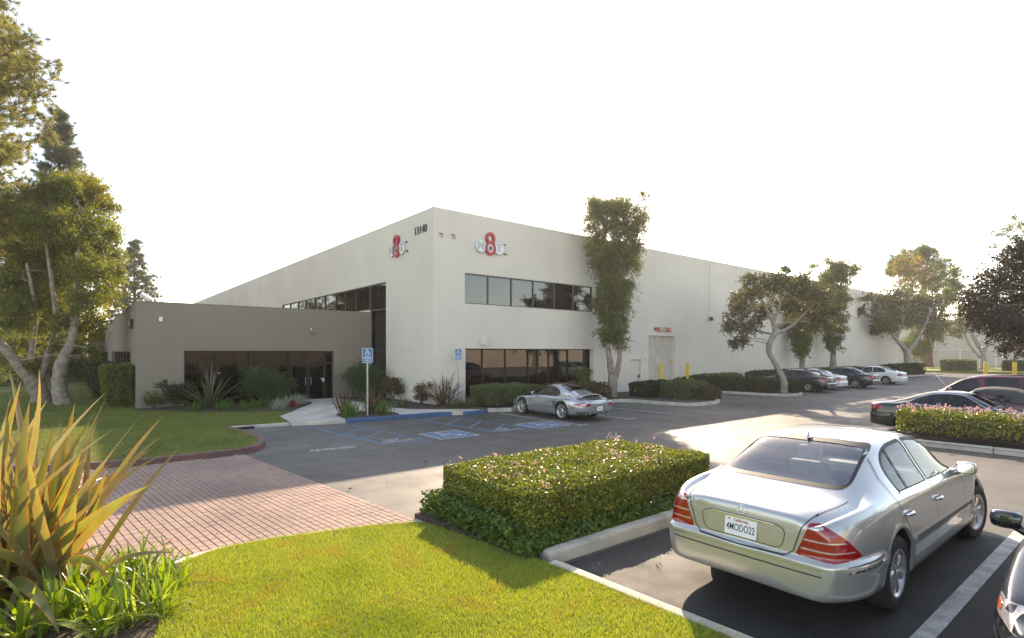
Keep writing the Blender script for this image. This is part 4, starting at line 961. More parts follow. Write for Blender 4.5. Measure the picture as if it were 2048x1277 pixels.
def silver_sedan():
    S = Shell(stS, frS, rrS, 300, 9, dispS)
    fw = rounded([(1.80, .962), (2.32, 1.318), (2.55, 1.352), (2.795, 1.362), (2.80, .975)], [.03, .12, .1, .03, .03], 4)
    rw = rounded([(2.87, .977), (2.865, 1.362), (3.3, 1.345), (3.55, 1.29), (3.70, 1.19), (3.72, .99)], [.03, .03, .15, .1, .1, .05], 4)
    bw_ = rounded([(-.61, 1.075), (.61, 1.075), (.545, 1.365), (.3, 1.388), (-.3, 1.388), (-.545, 1.365)], [.07, .07, .07, .1, .1, .07], 4)
    ww = rounded([(-.66, 1.01), (.66, 1.01), (.57, 1.345), (-.57, 1.345)], .08, 4)
    dl = (-1, -.62, 0); dr_ = (-1, .62, 0)
    e = Vector((0, 0, 1)).cross(Vector(dl).normalized())*-1
    # tail lamp outline in the diagonal view: t runs across the corner
    def tv(x, y): return e.normalized().dot(Vector((x, y, 0)))
    e2 = (Vector((0, 0, 1)).cross(Vector(dr_).normalized())*-1).normalized()
    def tv2(x, y): return e2.dot(Vector((x, y, 0)))
    lampL = [(tv(5.07, .565), .905), (tv(5.11, .475), .64), (tv(4.98, .77), .625), (tv(4.78, .875), .655), (tv(4.92, .80), .80), (tv(5.02, .665), .90)]
    lampR = [(tv2(x, y), z) for (x, y, z) in ((5.07, -.565, .905), (5.11, -.475, .64), (4.98, -.77, .625), (4.78, -.875, .655), (4.92, -.80, .80), (5.02, -.665, .90))]
    def strip(tvf, sg, z0, z1):
        i0 = .50+(z0-.66)*.28; return [(tvf(5.10, sg*(i0)), z0), (tvf(5.1, sg*(i0+(z1-z0)*.28)), z1), (tvf(4.87 if z0 < .72 else 4.93, sg*(.835 if z0 < .72 else .78)), z1-.006), (tvf(4.85 if z0 < .72 else 4.91, sg*(.845 if z0 < .72 else .795)), z0)]
    P = dict(paint=paint('silver metallic paint', (.49, .49, .47), .62, .28), W=.928, glass='carglass', rear_window_glass='rearglass', wheel=(.338, .225, .218), axles=(.88, 3.965), track=.80, sill=.2, spoke='wide', nsp=7, gapr=.05,
             mirror=(1.93, 1.015, 1.0), msc=.82, handles=((2.72, .80), (3.70, .815)), handlemat='chrome', cell=.05, sealw=.026,
             windows=[('side_window', 'LR', fw), ('side_window', 'LR', rw), ('rear_window', 'B', bw_), ('windscreen', 'F', ww)],
             skins=[('tail_lamp', [dl], rounded(lampL, [.03, .03, .05, .02, .08, .03], 4), 'redlamp', .006), ('tail_lamp', [dr_], rounded(lampR, [.03, .03, .05, .02, .08, .03], 4), 'redlamp', .006)] +
                   [('clear_strip', [d], rounded(strip(f, sg, a, b), .008, 2), 'clearlamp', .009) for d, f, sg in ((dl, tv, 1), (dr_, tv2, -1)) for a, b in ((.697, .711), (.770, .784))] +
                   [('sunroof', 'T', rounded([(2.35, -.38), (2.35, .38), (2.78, .38), (2.78, -.38)], .08, 4), 'black', .003),
                    ('headlamp', 'F', rounded([(.42, .55), (.78, .58), (.8, .70), (.6, .72), (.44, .69)], .05, 3), 'clearlamp', .004), ('headlamp', 'F', rounded([(-.42, .55), (-.78, .58), (-.8, .70), (-.6, .72), (-.44, .69)], .05, 3), 'clearlamp', .004),
                    ('grille', 'F', rounded([(-.3, .5), (.3, .5), (.33, .69), (-.33, .69)], .05, 3), 'black', .004)],
             lines=[('door_gap', 'LR', [(1.72, .33), (1.64, .5), (1.63, .80), (1.70, .905)], .009, 'seam', False), ('door_gap', 'LR', [(2.80, .28), (2.80, .70), (2.835, .955)], .006, 'seam', False),
                    ('door_gap', 'LR', [(3.52, .30), (3.57, .48), (3.70, .66), (3.86, .85), (3.92, .98), (3.90, 1.12), (3.80, 1.27)], .009, 'seam', False),
                    ('fuel_flap_gap', 'R', rounded([(4.05, .74), (4.28, .74), (4.28, .89), (4.05, .89)], .03, 3), .007, 'seam', True),
                    ('boot_gap', 'B', [(.59, .955), (.525, .86), (.46, .66), (.40, .615), (0, .605), (-.40, .615), (-.46, .66), (-.525, .86), (-.59, .955)], .007, 'seam', False),
                    ('boot_gap', 'T', [(4.5, .668), (4.7, .645), (4.98, .588)], .006, 'seam', False), ('boot_gap', 'T', [(4.5, -.668), (4.7, -.645), (4.98, -.588)], .006, 'seam', False),
                    ('bumper_groove', 'B', [(-.70, .52), (.70, .52)], .008, 'seam', False), ('bumper_groove', 'B', [(-.70, .565), (.70, .565)], .005, 'chrome', False),
                    ('rub_strip', 'LR', [(1.30, .535), (3.50, .555)], .03, 'greyframe', False), ('rub_strip', 'LR', [(4.42, .575), (5.0, .56)], .014, 'chrome', False),
                    ('sill_strip', 'LR', [(1.35, .275), (3.5, .275)], .01, 'seam', False), ('quarter_bar', 'LR', [(3.47, .985), (3.40, 1.335)], .03, 'rubber', False),
                    ('waist_strip', 'LR', [(1.80, .958), (2.8, .972), (3.72, .985)], .012, 'chrome', False), ('bumper_edge', 'LR', [(4.40, .60), (4.8, .605), (5.0, .60)], .006, 'seam', False)],
             plate=(5.1, .745, .152, .077, [('4MODO22', .088, .66, -.012, 'platetext', 0), ('California', .036, 1.0, .052, 'red', 0), ('JUL', .02, 1, .057, 'platetext', -.11)]), plateoff=.012, platetilt=R(-8),
             cabin=tub(1.75, 3.75, .92, 'greycloth')+seats(2.15, 3.15, .55, 'greycloth', hh=1.10), steer=R(-8))
    o = build_car('silver four-door sedan parked tail-on beside the flowering hedge, plate 4MODO22', 'car', (10.59, 2.72, 0), math.pi, S, P)
    # plate recess: bright garnish over the plate and a bordered panel
    def lk(nm, me, mat): return link(nm, me, mat, o, local=True)
    lk('plate_panel', S.patch('B', rounded([(-.36, .655), (.36, .655), (.40, .80), (.33, .845), (-.33, .845), (-.40, .80)], .06, 4), .003, .05, .0), P['paint'])
    lk('plate_panel_gap', S.ribbon('B', rounded([(-.36, .655), (.36, .655), (.40, .80), (.33, .845), (-.33, .845), (-.40, .80)], .06, 4), .005, .005, True), 'seam')
    lk('plate_recess', S.patch('B', rounded([(-.22, .665), (.22, .665), (.27, .82), (-.27, .82)], .03, 3), .0045, .05, .0), P['paint'])
    lk('boot_garnish', S.patch('B', rounded([(-.29, .822), (.29, .822), (.285, .838), (-.285, .838)], .006, 2), .012, .05, .02), 'chrome')
    # round badge with three-pointed star, model lettering, aerial fin
    q = S.hit('B', (0, .895)); n = q[1]; rot = n.to_track_quat('Z', 'Y').to_matrix().to_4x4()
    Mx = Matrix.Translation(q[0]+n*.006) @ rot; mb = MB(); rg = 40
    mb.tube([(.038*math.cos(t), .038*math.sin(t), 0) for t in np.linspace(0, 2*math.pi, 33)], .0035, 6, False)
    up = Mx.to_3x3().inverted() @ Vector((0, 0, 1)); a0 = math.atan2(up.y, up.x)
    for k in range(3):
        t = a0+k*2*math.pi/3; d = Vector((math.cos(t), math.sin(t), 0)); w = Vector((-d.y, d.x, 0))*.007
        mb.add([tuple(d*.036), tuple(w), tuple(-w), (0, 0, .006)], [(0, 1, 3), (0, 3, 2)])
    me = mb.mesh('star', True); me.transform(Mx); lk('star_badge', me, 'chrome')
    for ch, yy in (('S', -.50), ('4', -.43), ('3', -.395), ('0', -.36)):
        q = S.hit('B', (-yy*-1, .885)); q = S.hit('B', (yy, .885))
        me = text_mesh(ch, .042, .003, 1.0, bold=.001); me.transform(Matrix.Translation(q[0]+q[1]*.004) @ Matrix.Rotation(R(90), 4, 'Z') @ Matrix.Rotation(R(90), 4, 'X')); lk('model_lettering', me, 'chrome')
    q = S.hit('T', (3.62, 0)); z = q[0].z-.005; x = 3.62
    mb = MB().add([(x-.09, 0, z), (x-.03, .022, z), (x+.08, .02, z), (x+.10, 0, z), (x+.08, -.02, z), (x-.03, -.022, z), (x+.03, .004, z+.03), (x+.075, 0, z+.085), (x+.03, -.004, z+.03)],
                  [(0, 1, 6), (1, 2, 7, 6), (2, 3, 7), (3, 4, 7), (4, 5, 8, 7), (5, 0, 8), (0, 6, 8), (6, 7, 8)])
    lk('aerial_fin', mb.mesh('fin', True, bevel=.004), P['paint'])
    lk('steering_wheel', MB().tube([(2.0+.03*math.sin(t), .37+.18*math.cos(t), .93+.17*math.sin(t)) for t in np.linspace(0, 6.283, 25)], .014, 6, False).mesh('sw', True), 'darkcloth')
    for ch in o.children:                      # tall, high-riding body of this saloon
        if ch.name.split('.')[0] != 'wheel':
            for q in (ch, *ch.children):
                if q.data.users == 1: q.data.transform(Matrix.Diagonal((1, 1, 1.045, 1)))
    o.scale = (1.07, 1.07, 1.07)
    return o
silver_sedan()
# ---- the other cars
def diag(d):
    d = Vector(d); e = (Vector((0, 0, 1)).cross(d.normalized())*-1).normalized(); return lambda x, y: e.dot(Vector((x, y, 0)))
DBL, DBR, DFL, DFR = (-1, -.62, 0), (-1, .62, 0), (1, -.7, 0), (1, .7, 0)
def corner(pts, d, sg): f = diag(d); return [(f(x, sg*y), z) for x, y, z in pts]
stG = [(.28, .80, .21, .60, .58, .65, .69), (.55, .875, .2, .70, .61, .755, .79), (.95, .905, .19, .79, .63, .845, .88), (1.3, .91, .185, .86, .65, .91, .95), (1.48, .912, .185, .885, .66, .95, .99), (1.75, .913, .185, .905, .66, 1.09, 1.135),
       (2.12, .913, .185, .92, .62, 1.32, 1.365), (2.45, .913, .185, .93, .59, 1.40, 1.45), (2.8, .913, .185, .94, .58, 1.41, 1.465), (3.2, .913, .185, .95, .575, 1.385, 1.44), (3.5, .912, .19, .957, .585, 1.32, 1.375), (3.85, .905, .2, .965, .63, 1.18, 1.225),
       (4.12, .895, .205, .965, .68, 1.07, 1.10), (4.27, .88, .21, .96, .69, 1.03, 1.055), (4.45, .855, .22, .945, .66, 1.01, 1.03), (4.6, .81, .235, .90, .61, .975, .995)]
frG = [(.03, .02, .02, .45), (.04, .35, .4, .45), (.065, .72, .78, .45), (.13, .92, .92, .45)]
rrG = [(4.67, .955, .96, .55), (4.71, .86, .9, .55), (4.73, .6, .72, .55), (4.738, .3, .4, .55), (4.74, .02, .02, .55)]
def bumpG(L):
    def f(H):
        x, y, z = H[..., 0], H[..., 1], H[..., 2]; k = sm(L-.7, L-.3, x)*sm(.60, .56, z)*sm(.2, .26, z)*.03; cx = sm(L-.25, L-.03, x)
        H = H+np.stack([cx, (1-cx*.75)*np.sign(y+1e-9)*(np.abs(y) > .01), 0*x], -1)*k[..., None]
        H[..., 0] -= sm(.7, .3, x)*sm(.56, .52, z)*sm(.18, .24, z)*.035; return H
    return f
def sedan(label, loc, rz, col, scale=(1, 1, 1), lamp='low', gl='tintglass', metal=.3, plate=None, hero=False, rim='rim', nsp=9, cab='darkcloth'):
    S = Shell(stG, frG, rrG, 240 if hero else 130, 8 if hero else 5, bumpG(4.74))
    fw = rounded([(1.70, .955), (2.2, 1.325), (2.45, 1.372), (2.70, 1.38), (2.70, .965)], [.03, .12, .1, .03, .03], 3)
    rw = rounded([(2.77, .967), (2.77, 1.38), (3.15, 1.36), (3.45, 1.26), (3.63, 1.10), (3.6, .99)], [.03, .03, .15, .1, .1, .05], 3)
    bk = rounded([(-.58, 1.10), (.58, 1.10), (.52, 1.385), (-.52, 1.385)], .07, 3); ww = rounded([(-.63, 1.0), (.63, 1.0), (.55, 1.375), (-.55, 1.375)], .07, 3)
    tl = {'low': [(4.70, .50, .86), (4.70, .46, .74), (4.60, .74, .70), (4.36, .885, .76), (4.34, .875, .86), (4.55, .76, .90)], 'tri': [(4.68, .45, .88), (4.70, .48, .70), (4.58, .76, .68), (4.40, .87, .72), (4.50, .82, .90)]}[lamp]
    hl = [(.22, .40, .60), (.34, .70, .57), (.60, .86, .61), (.72, .87, .69), (.50, .78, .70), (.30, .48, .67)]
    hl2 = [(.50, .80, .62), (.62, .855, .63), (.64, .855, .67), (.52, .80, .665)]
    P = dict(paint=paint('car paint '+label[:12], col, metal, .22), W=.913, glass=gl, wheel=(.325, .215, .21), axles=(.93, 3.70), track=.79, sill=.2, spoke='thin', nsp=nsp, mirror=(1.82, 1.0, 1.0), handles=((2.62, .79), (3.50, .80)), cell=.1, scell=.07, rimmat=rim,
             windows=[('side_window', 'LR', fw), ('side_window', 'LR', rw), ('rear_window', 'B', bk), ('windscreen', 'F', ww)],
             skins=[('tail_lamp', [DBL], rounded(corner(tl, DBL, 1), .03, 3), 'redlamp', .006), ('tail_lamp', [DBR], rounded(corner(tl, DBR, -1), .03, 3), 'redlamp', .006)] +
                   [('headlamp', [d], rounded(corner(hl, d, sg), .04, 3), 'clearlamp', .006) for d, sg in ((DFL, 1), (DFR, -1))] +
                   [('indicator', [d], rounded(corner(hl2, d, sg), .02, 3), 'orangelamp', .009) for d, sg in ((DFL, 1), (DFR, -1))] +
                   [('grille', 'F', rounded([(-.3, .54), (.3, .54), (.33, .63), (-.33, .63)], .04, 3), 'black', .004), ('air_intake', 'F', rounded([(-.5, .28), (.5, .28), (.5, .40), (-.5, .40)], .04, 3), 'black', .004)],
             lines=[('door_gap', 'LR', [(1.58, .3), (1.55, .7), (1.62, .89)], .007, 'seam', False), ('door_gap', 'LR', [(2.72, .27), (2.72, .70), (2.74, .95)], .007, 'seam', False), ('door_gap', 'LR', [(3.32, .29), (3.36, .45), (3.5, .65), (3.70, .85), (3.74, .97)], .007, 'seam', False),
                    ('boot_gap', 'B', [(.52, .95), (.46, .72), (0, .70), (-.46, .72), (-.52, .95)], .008, 'seam', False), ('bonnet_gap', 'T', [(.30, .56), (.9, .66), (1.38, .70)], .006, 'seam', False), ('bonnet_gap', 'T', [(.30, -.56), (.9, -.66), (1.38, -.70)], .006, 'seam', False)],
             plate=(4.7, .80, .152, .077, plate or [('5KDR', .07, .8, 0, 'platetext', 0)]), cabin=tub(1.65, 3.55, .91, cab)+seats(2.05, 3.0, .55, cab, hh=1.12))
    o = build_car(label, 'car', loc, rz, S, P); o.scale = scale; return o
NV, PV, NU = -math.pi/2, math.pi/2, 0     # nose towards +Y, -Y, -X
sedan('black four-door sedan beside the crooked tree trunk, nose to the wall', (37.4, 18.75, 0), NV, (.012, .014, .016), (1.02, .99, 1.0), 'low')
sedan('white sedan half hidden between the two black sedans', (40.4, 19.0, 0), NV, (.72, .72, .70), (1.0, .98, .97), 'tri', metal=0)
sedan('blue-black four-door sedan with bright alloy wheels next to the white sedans', (44.25, 18.3, 0), NV, (.012, .014, .028), (1.0, .99, 1.0), 'low')
sedan('white four-door sedan farthest along the warehouse wall', (50.95, 18.4, 0), NV, (.75, .75, .73), (1.0, .98, .98), 'tri', metal=0, rim='steel')
sedan('glossy black sedan at the right edge, only its fender, lamp and mirror in view', (4.93, .02, 0), NU, (.012, .014, .018), (1, 1, 1), hero=True, gl='carglass')
# ---- silver rear-engined sports coupe
def sports():
    st = [(.28, .72, .17, .52, .46, .55, .57), (.55, .83, .15, .665, .50, .655, .64), (.98, .882, .15, .745, .56, .73, .715), (1.4, .885, .15, .775, .60, .79, .805), (1.58, .882, .15, .79, .60, .86, .885), (1.8, .88, .15, .805, .585, 1.02, 1.055), (2.1, .878, .15, .82, .535, 1.195, 1.235), (2.4, .88, .15, .825, .51, 1.25, 1.295),
          (2.7, .89, .15, .83, .50, 1.235, 1.295), (3.05, .915, .15, .84, .50, 1.155, 1.23), (3.4, .93, .16, .845, .515, 1.03, 1.11), (3.75, .925, .18, .825, .54, .92, .97), (4.0, .90, .2, .785, .55, .84, .87), (4.2, .85, .22, .73, .53, .77, .79)]
    fr = [(.02, .02, .02, .38), (.03, .35, .4, .38), (.06, .72, .78, .38), (.13, .92, .92, .38)]; rr = [(4.32, .95, .94, .5), (4.40, .85, .84, .5), (4.43, .55, .6, .5), (4.44, .25, .3, .5), (4.443, .02, .02, .5)]
    S = Shell(st, fr, rr, 200, 7)
    sw = rounded([(1.66, .865), (1.98, 1.13), (2.25, 1.205), (2.5, 1.205), (2.8, 1.13), (3.02, 1.0), (3.08, .91), (2.9, .872)], [.03, .1, .1, .1, .1, .06, .05, .05], 4)
    tl = [(4.36, .46, .66), (4.38, .48, .56), (4.2, .72, .54), (3.92, .885, .60), (3.95, .87, .645), (4.2, .70, .68)]
    P = dict(paint=paint('silver blue sports paint', (.42, .44, .46), .75, .25), W=.93, glass='tintglass', wheel=(.33, .27, .24), axles=(.98, 3.33), track=.775, sill=.16, spoke='twin', nsp=5, mirror=(1.78, .93, .93), handles=((2.55, .70),), cell=.07, rimmat='rim', disc=pm('brake disc', (.2, .19, .18), .5, metal=.6),
             windows=[('side_window', 'LR', sw), ('rear_window', 'T', rounded([(2.78, -.40), (2.78, .40), (3.42, .46), (3.42, -.46)], .08, 4)), ('windscreen', 'F', rounded([(-.6, .87), (.6, .87), (.5, 1.23), (-.5, 1.23)], .08, 4))],
             skins=[('tail_lamp', [DBL], rounded(corner(tl, DBL, 1), .02, 3), 'redlamp', .006), ('tail_lamp', [DBR], rounded(corner(tl, DBR, -1), .02, 3), 'redlamp', .006)] +
                   [('clear_strip', [d], rounded(corner([(4.3, .58, .645), (4.31, .58, .60), (4.12, .76, .60), (4.1, .77, .645)], d, sg), .01, 2), 'clearlamp', .009) for d, sg in ((DBL, 1), (DBR, -1))] +
                   [('bumper_vent', [d], rounded(corner([(4.30, .62, z), (4.31, .62, z-.035), (4.05, .86, z-.035), (4.04, .86, z)], d, sg), .01, 2), 'black', .004) for d, sg in ((DBL, 1), (DBR, -1)) for z in (.36, .30)] +
                   [('exhaust_surround', 'B', rounded([(sg*.38, .24), (sg*.62, .24), (sg*.66, .33), (sg*.36, .33)], .03, 3), 'black', .006) for sg in (1, -1)] +
                   [('side_intake', 'LR', rounded([(2.86, .48), (2.98, .46), (3.02, .62), (2.98, .68), (2.84, .66)], .03, 3), 'greyframe', .004), ('headlamp', 'F', rounded([(.5, .5), (.72, .5), (.72, .62), (.52, .64)], .06, 3), 'clearlamp', .004), ('headlamp', 'F', rounded([(-.5, .5), (-.72, .5), (-.72, .62), (-.52, .64)], .06, 3), 'clearlamp', .004)],
             lines=[('door_gap', 'LR', [(1.62, .85), (1.55, .6), (1.58, .3), (1.7, .24), (2.68, .24), (2.80, .34), (2.92, .6), (2.9, .85)], .006, 'seam', False), ('window_bar', 'LR', [(2.42, .87), (2.62, 1.19)], .035, 'rubber', False), ('engine_lid_gap', 'B', [(.48, .78), (.40, .62), (0, .60), (-.40, .62), (-.48, .78)], .007, 'seam', False)],
             plate=(4.4, .455, .152, .077, [('5MZX', .07, .8, 0, 'platetext', 0)]), plateoff=.015, cabin=tub(1.6, 2.9, .84)+[('front_seat', (2.2, 2.35, sg-.24, sg+.24, .4, 1.0), 'darkcloth') for sg in (-.36, .36)])
    o = build_car('silver low sports coupe with rear spoiler parked before the lower front window', 'car', (15.28, 18.08, 0), NV, S, P)
    w = MB(); n = 14
    prof = [(-.16, 0), (-.12, .018), (0, .024), (.12, .02), (.17, .012), (.12, -.004), (0, -.012), (-.12, -.012)]
    vs = [(3.98+dx-.10*(abs(t)**2.5), .60*t, .945+dz-.11*abs(t)**3.5) for t in np.linspace(-1, 1, n) for dx, dz in prof]
    w.add(vs, [(i*8+k, i*8+(k+1) % 8, i*8+8+(k+1) % 8, i*8+8+k) for i in range(n-1) for k in range(8)]+[tuple(range(8)), tuple((n-1)*8+k for k in range(8))])
    link('rear_spoiler', w.mesh('w', True), P['paint'], o, local=True)
    for sg in (1, -1):
        MB().tube([(3.9, sg*.3, .85), (3.95, sg*.3, .95)], .04, 8).build('spoiler_strut', 'black', o, local=True)
        MB().lathe([(.03, 0), (.045, 0), (.045, .1)], 14, 'x', (4.36, sg*.5, .285)).build('exhaust_pipe', 'chrome', o, local=True, smooth=True)
    for ax_ in (.98, 3.33):
        for sg in (1, -1): MB().box(ax_+.10, ax_+.19, sg*.79-.03, sg*.79+.03, .27, .40).build('brake_caliper', 'red', o, local=True, bevel=.015)
sports()
# ---- dark green coupe, maroon soft-top, red minivan, white van
stC = [(.3, .78, .2, .60, .56, .645, .68), (.6, .86, .19, .69, .6, .74, .77), (1.0, .88, .18, .77, .62, .82, .85), (1.4, .885, .18, .83, .64, .875, .91), (1.6, .885, .18, .85, .65, .93, .97), (1.95, .885, .18, .875, .62, 1.12, 1.165), (2.3, .885, .18, .885, .57, 1.29, 1.335), (2.65, .885, .18, .895, .55, 1.325, 1.375), (3.05, .885, .18, .905, .545, 1.30, 1.355),
       (3.45, .885, .185, .915, .57, 1.19, 1.25), (3.85, .88, .19, .92, .62, 1.05, 1.09), (4.1, .87, .195, .915, .66, .985, 1.01), (4.35, .845, .205, .90, .64, .96, .98), (4.52, .80, .22, .87, .60, .935, .955)]
rrC = [(4.6, .955, .96, .55), (4.64, .86, .9, .55), (4.66, .6, .72, .55), (4.668, .3, .4, .55), (4.67, .02, .02, .55)]
def coupe(label, loc, rz, col, soft=False, metal=.3):
    S = Shell(stC, frG, rrC, 170, 6, bumpG(4.67))
    sw = rounded([(1.72, .905), (2.25, 1.27), (2.6, 1.305), (3.0, 1.285), (3.4, 1.15), (3.66, .99), (3.5, .955)], [.03, .12, .1, .1, .1, .04, .05], 4)
    if soft: sw = rounded([(1.72, .905), (2.25, 1.255), (2.6, 1.29), (2.95, 1.27), (3.12, 1.13), (3.15, .945)], [.03, .12, .1, .1, .1, .04], 4)
    tl = [(4.60, .40, .86), (4.61, .40, .74), (4.5, .74, .72), (4.28, .865, .76), (4.28, .86, .84), (4.5, .72, .88)]
    P = dict(paint=paint('coupe paint '+label[:10], col, metal, .2), W=.885, glass='carglass' if soft else 'tintglass', wheel=(.32, .205, .205), axles=(.95, 3.62), track=.77, sill=.2, spoke='thin', nsp=6, mirror=(1.86, .955, .97), handles=((2.85, .78),), cell=.08, mirpaint='black',
             windows=[('side_window', 'LR', sw), ('windscreen', 'F', rounded([(-.6, .97), (.6, .97), (.52, 1.30), (-.52, 1.30)], .07, 3))]+([] if soft else [('rear_window', 'B', rounded([(-.55, 1.04), (.55, 1.04), (.5, 1.30), (-.5, 1.30)], .07, 3))]), chrome=() if soft else ('side_window',),
             skins=[('tail_lamp', [DBL], rounded(corner(tl, DBL, 1), .03, 3), 'redlamp', .006), ('tail_lamp', [DBR], rounded(corner(tl, DBR, -1), .03, 3), 'redlamp', .006), ('side_marker', 'LR', rounded([(4.28, .42), (4.42, .42), (4.42, .455), (4.28, .455)], .01, 2), 'redlamp', .006)] +
                   ([('soft_top', 'T', rounded([(2.2, -.60), (2.2, .60), (3.95, .68), (3.95, -.68)], .08, 3), 'darkcloth', .02), ('soft_top', 'LR', rounded([(3.0, 1.25), (3.16, 1.1), (3.17, .93), (3.75, .93), (3.85, 1.06), (3.4, 1.22)], .03, 3), 'darkcloth', .02)] if soft else []),
             lines=[('door_gap', 'LR', [(1.6, .3), (1.55, .7), (1.65, .87)], .007, 'seam', False), ('door_gap', 'LR', [(2.95, .27), (3.02, .6), (3.06, .95)], .007, 'seam', False)] + ([] if soft else [('window_bar', 'LR', [(2.95, .945), (2.92, 1.29)], .05, 'rubber', False)]) + [('boot_gap', 'B', [(.52, .91), (.46, .7), (0, .68), (-.46, .7), (-.52, .91)], .008, 'seam', False)],
             cabin=tub(1.7, 3.3, .88)+seats(2.2, 2.95, .5, 'darkcloth', hh=1.06))
    return build_car(label, 'car', loc, rz, S, P)
coupe('dark green two-door coupe behind the right-hand flowering hedge', (20.95, 1.72, 0), PV, (.007, .016, .014))
coupe('maroon convertible with a black soft top behind the dark green coupe', (24.0, 6.55, 0), NV, (.075, .010, .022), True)
stV = [(.25, .80, .24, .66, .58, .70, .73), (.5, .90, .22, .78, .62, .84, .87), (.85, .945, .21, .89, .66, .95, .985), (1.05, .955, .21, .94, .68, 1.03, 1.07), (1.45, .96, .21, .985, .70, 1.30, 1.34), (1.85, .965, .21, 1.0, .68, 1.53, 1.58), (2.3, .965, .21, 1.01, .66, 1.635, 1.69), (3.0, .965, .21, 1.02, .66, 1.67, 1.735), (3.8, .96, .21, 1.03, .66, 1.66, 1.73), (4.3, .95, .22, 1.03, .66, 1.60, 1.68), (4.55, .93, .24, 1.0, .66, 1.48, 1.56)]
rrV = [(4.64, .97, .95, .7), (4.70, .9, .88, .7), (4.72, .6, .65, .7), (4.73, .02, .02, .7)]
def van(label, loc, rz, col, scale=(1, 1, 1), roofrail=False):
    S = Shell(stV, frG, rrV, 150, 6)
    w1 = rounded([(1.22, 1.02), (1.55, 1.30), (1.9, 1.50), (2.25, 1.56), (2.38, 1.03)], [.03, .1, .1, .05, .05], 3)
    w2 = rounded([(2.56, 1.03), (2.48, 1.575), (3.42, 1.595), (3.45, 1.04)], .05, 3); w3 = rounded([(3.52, 1.045), (3.50, 1.595), (4.18, 1.57), (4.38, 1.06)], .06, 3)
    P = dict(paint=paint('van paint '+label[:8], col, .3, .22), W=.965, glass='tintglass', side_window_glass='tintglass', wheel=(.33, .21, .205), axles=(.90, 3.78), track=.82, sill=.24, spoke='thin', nsp=7, mirror=(1.55, 1.12, 1.07), handles=((2.3, .86), (2.62, .86)), cell=.1, msc=1.1,
             windows=[('side_window', 'LR', w1), ('side_window', 'LR', w2), ('side_window', 'LR', w3), ('windscreen', 'F', rounded([(-.7, 1.06), (.7, 1.06), (.62, 1.60), (-.62, 1.60)], .08, 3)), ('rear_window', 'B', rounded([(-.6, 1.1), (.6, 1.1), (.55, 1.55), (-.55, 1.55)], .08, 3))],
             skins=[('tail_lamp', [d], corner([(4.60, .66, 1.05), (4.62, .66, .75), (4.4, .93, .75), (4.4, .9, 1.05)], d, sg), 'redlamp', .006) for d, sg in ((DBL, 1), (DBR, -1))],
             lines=[('door_gap', 'LR', [(1.3, .35), (1.15, .7), (1.2, 1.0)], .008, 'seam', False), ('door_gap', 'LR', [(2.45, .3), (2.47, 1.6)], .008, 'seam', False), ('door_rail', 'LR', [(2.5, .93), (4.5, .95)], .012, 'seam', False)],
             cabin=tub(1.4, 4.2, .98)+[('front_seat', (2.0, 2.5, s-.25, s+.25, .55, .75), 'darkcloth') for s in (-.4, .4)]+[('seat_back', (2.45, 2.6, s-.25, s+.25, .6, 1.25), 'darkcloth') for s in (-.4, .4)])
    o = build_car(label, 'van', loc, rz, S, P); o.scale = scale
    MB().tube([(1.1, .80, 1.0), (.55, .84, 1.75)], .006, 5).build('aerial', 'chrome', o, local=True)
    return o
van('red minivan with tinted windows behind the convertible', (27.05, 7.05, 0), NV, (.13, .008, .014))
van('white van far right, only its roof showing past the red minivan', (41.6, 5.6, 0), NV, (.72, .72, .71), (1, 1, .97))
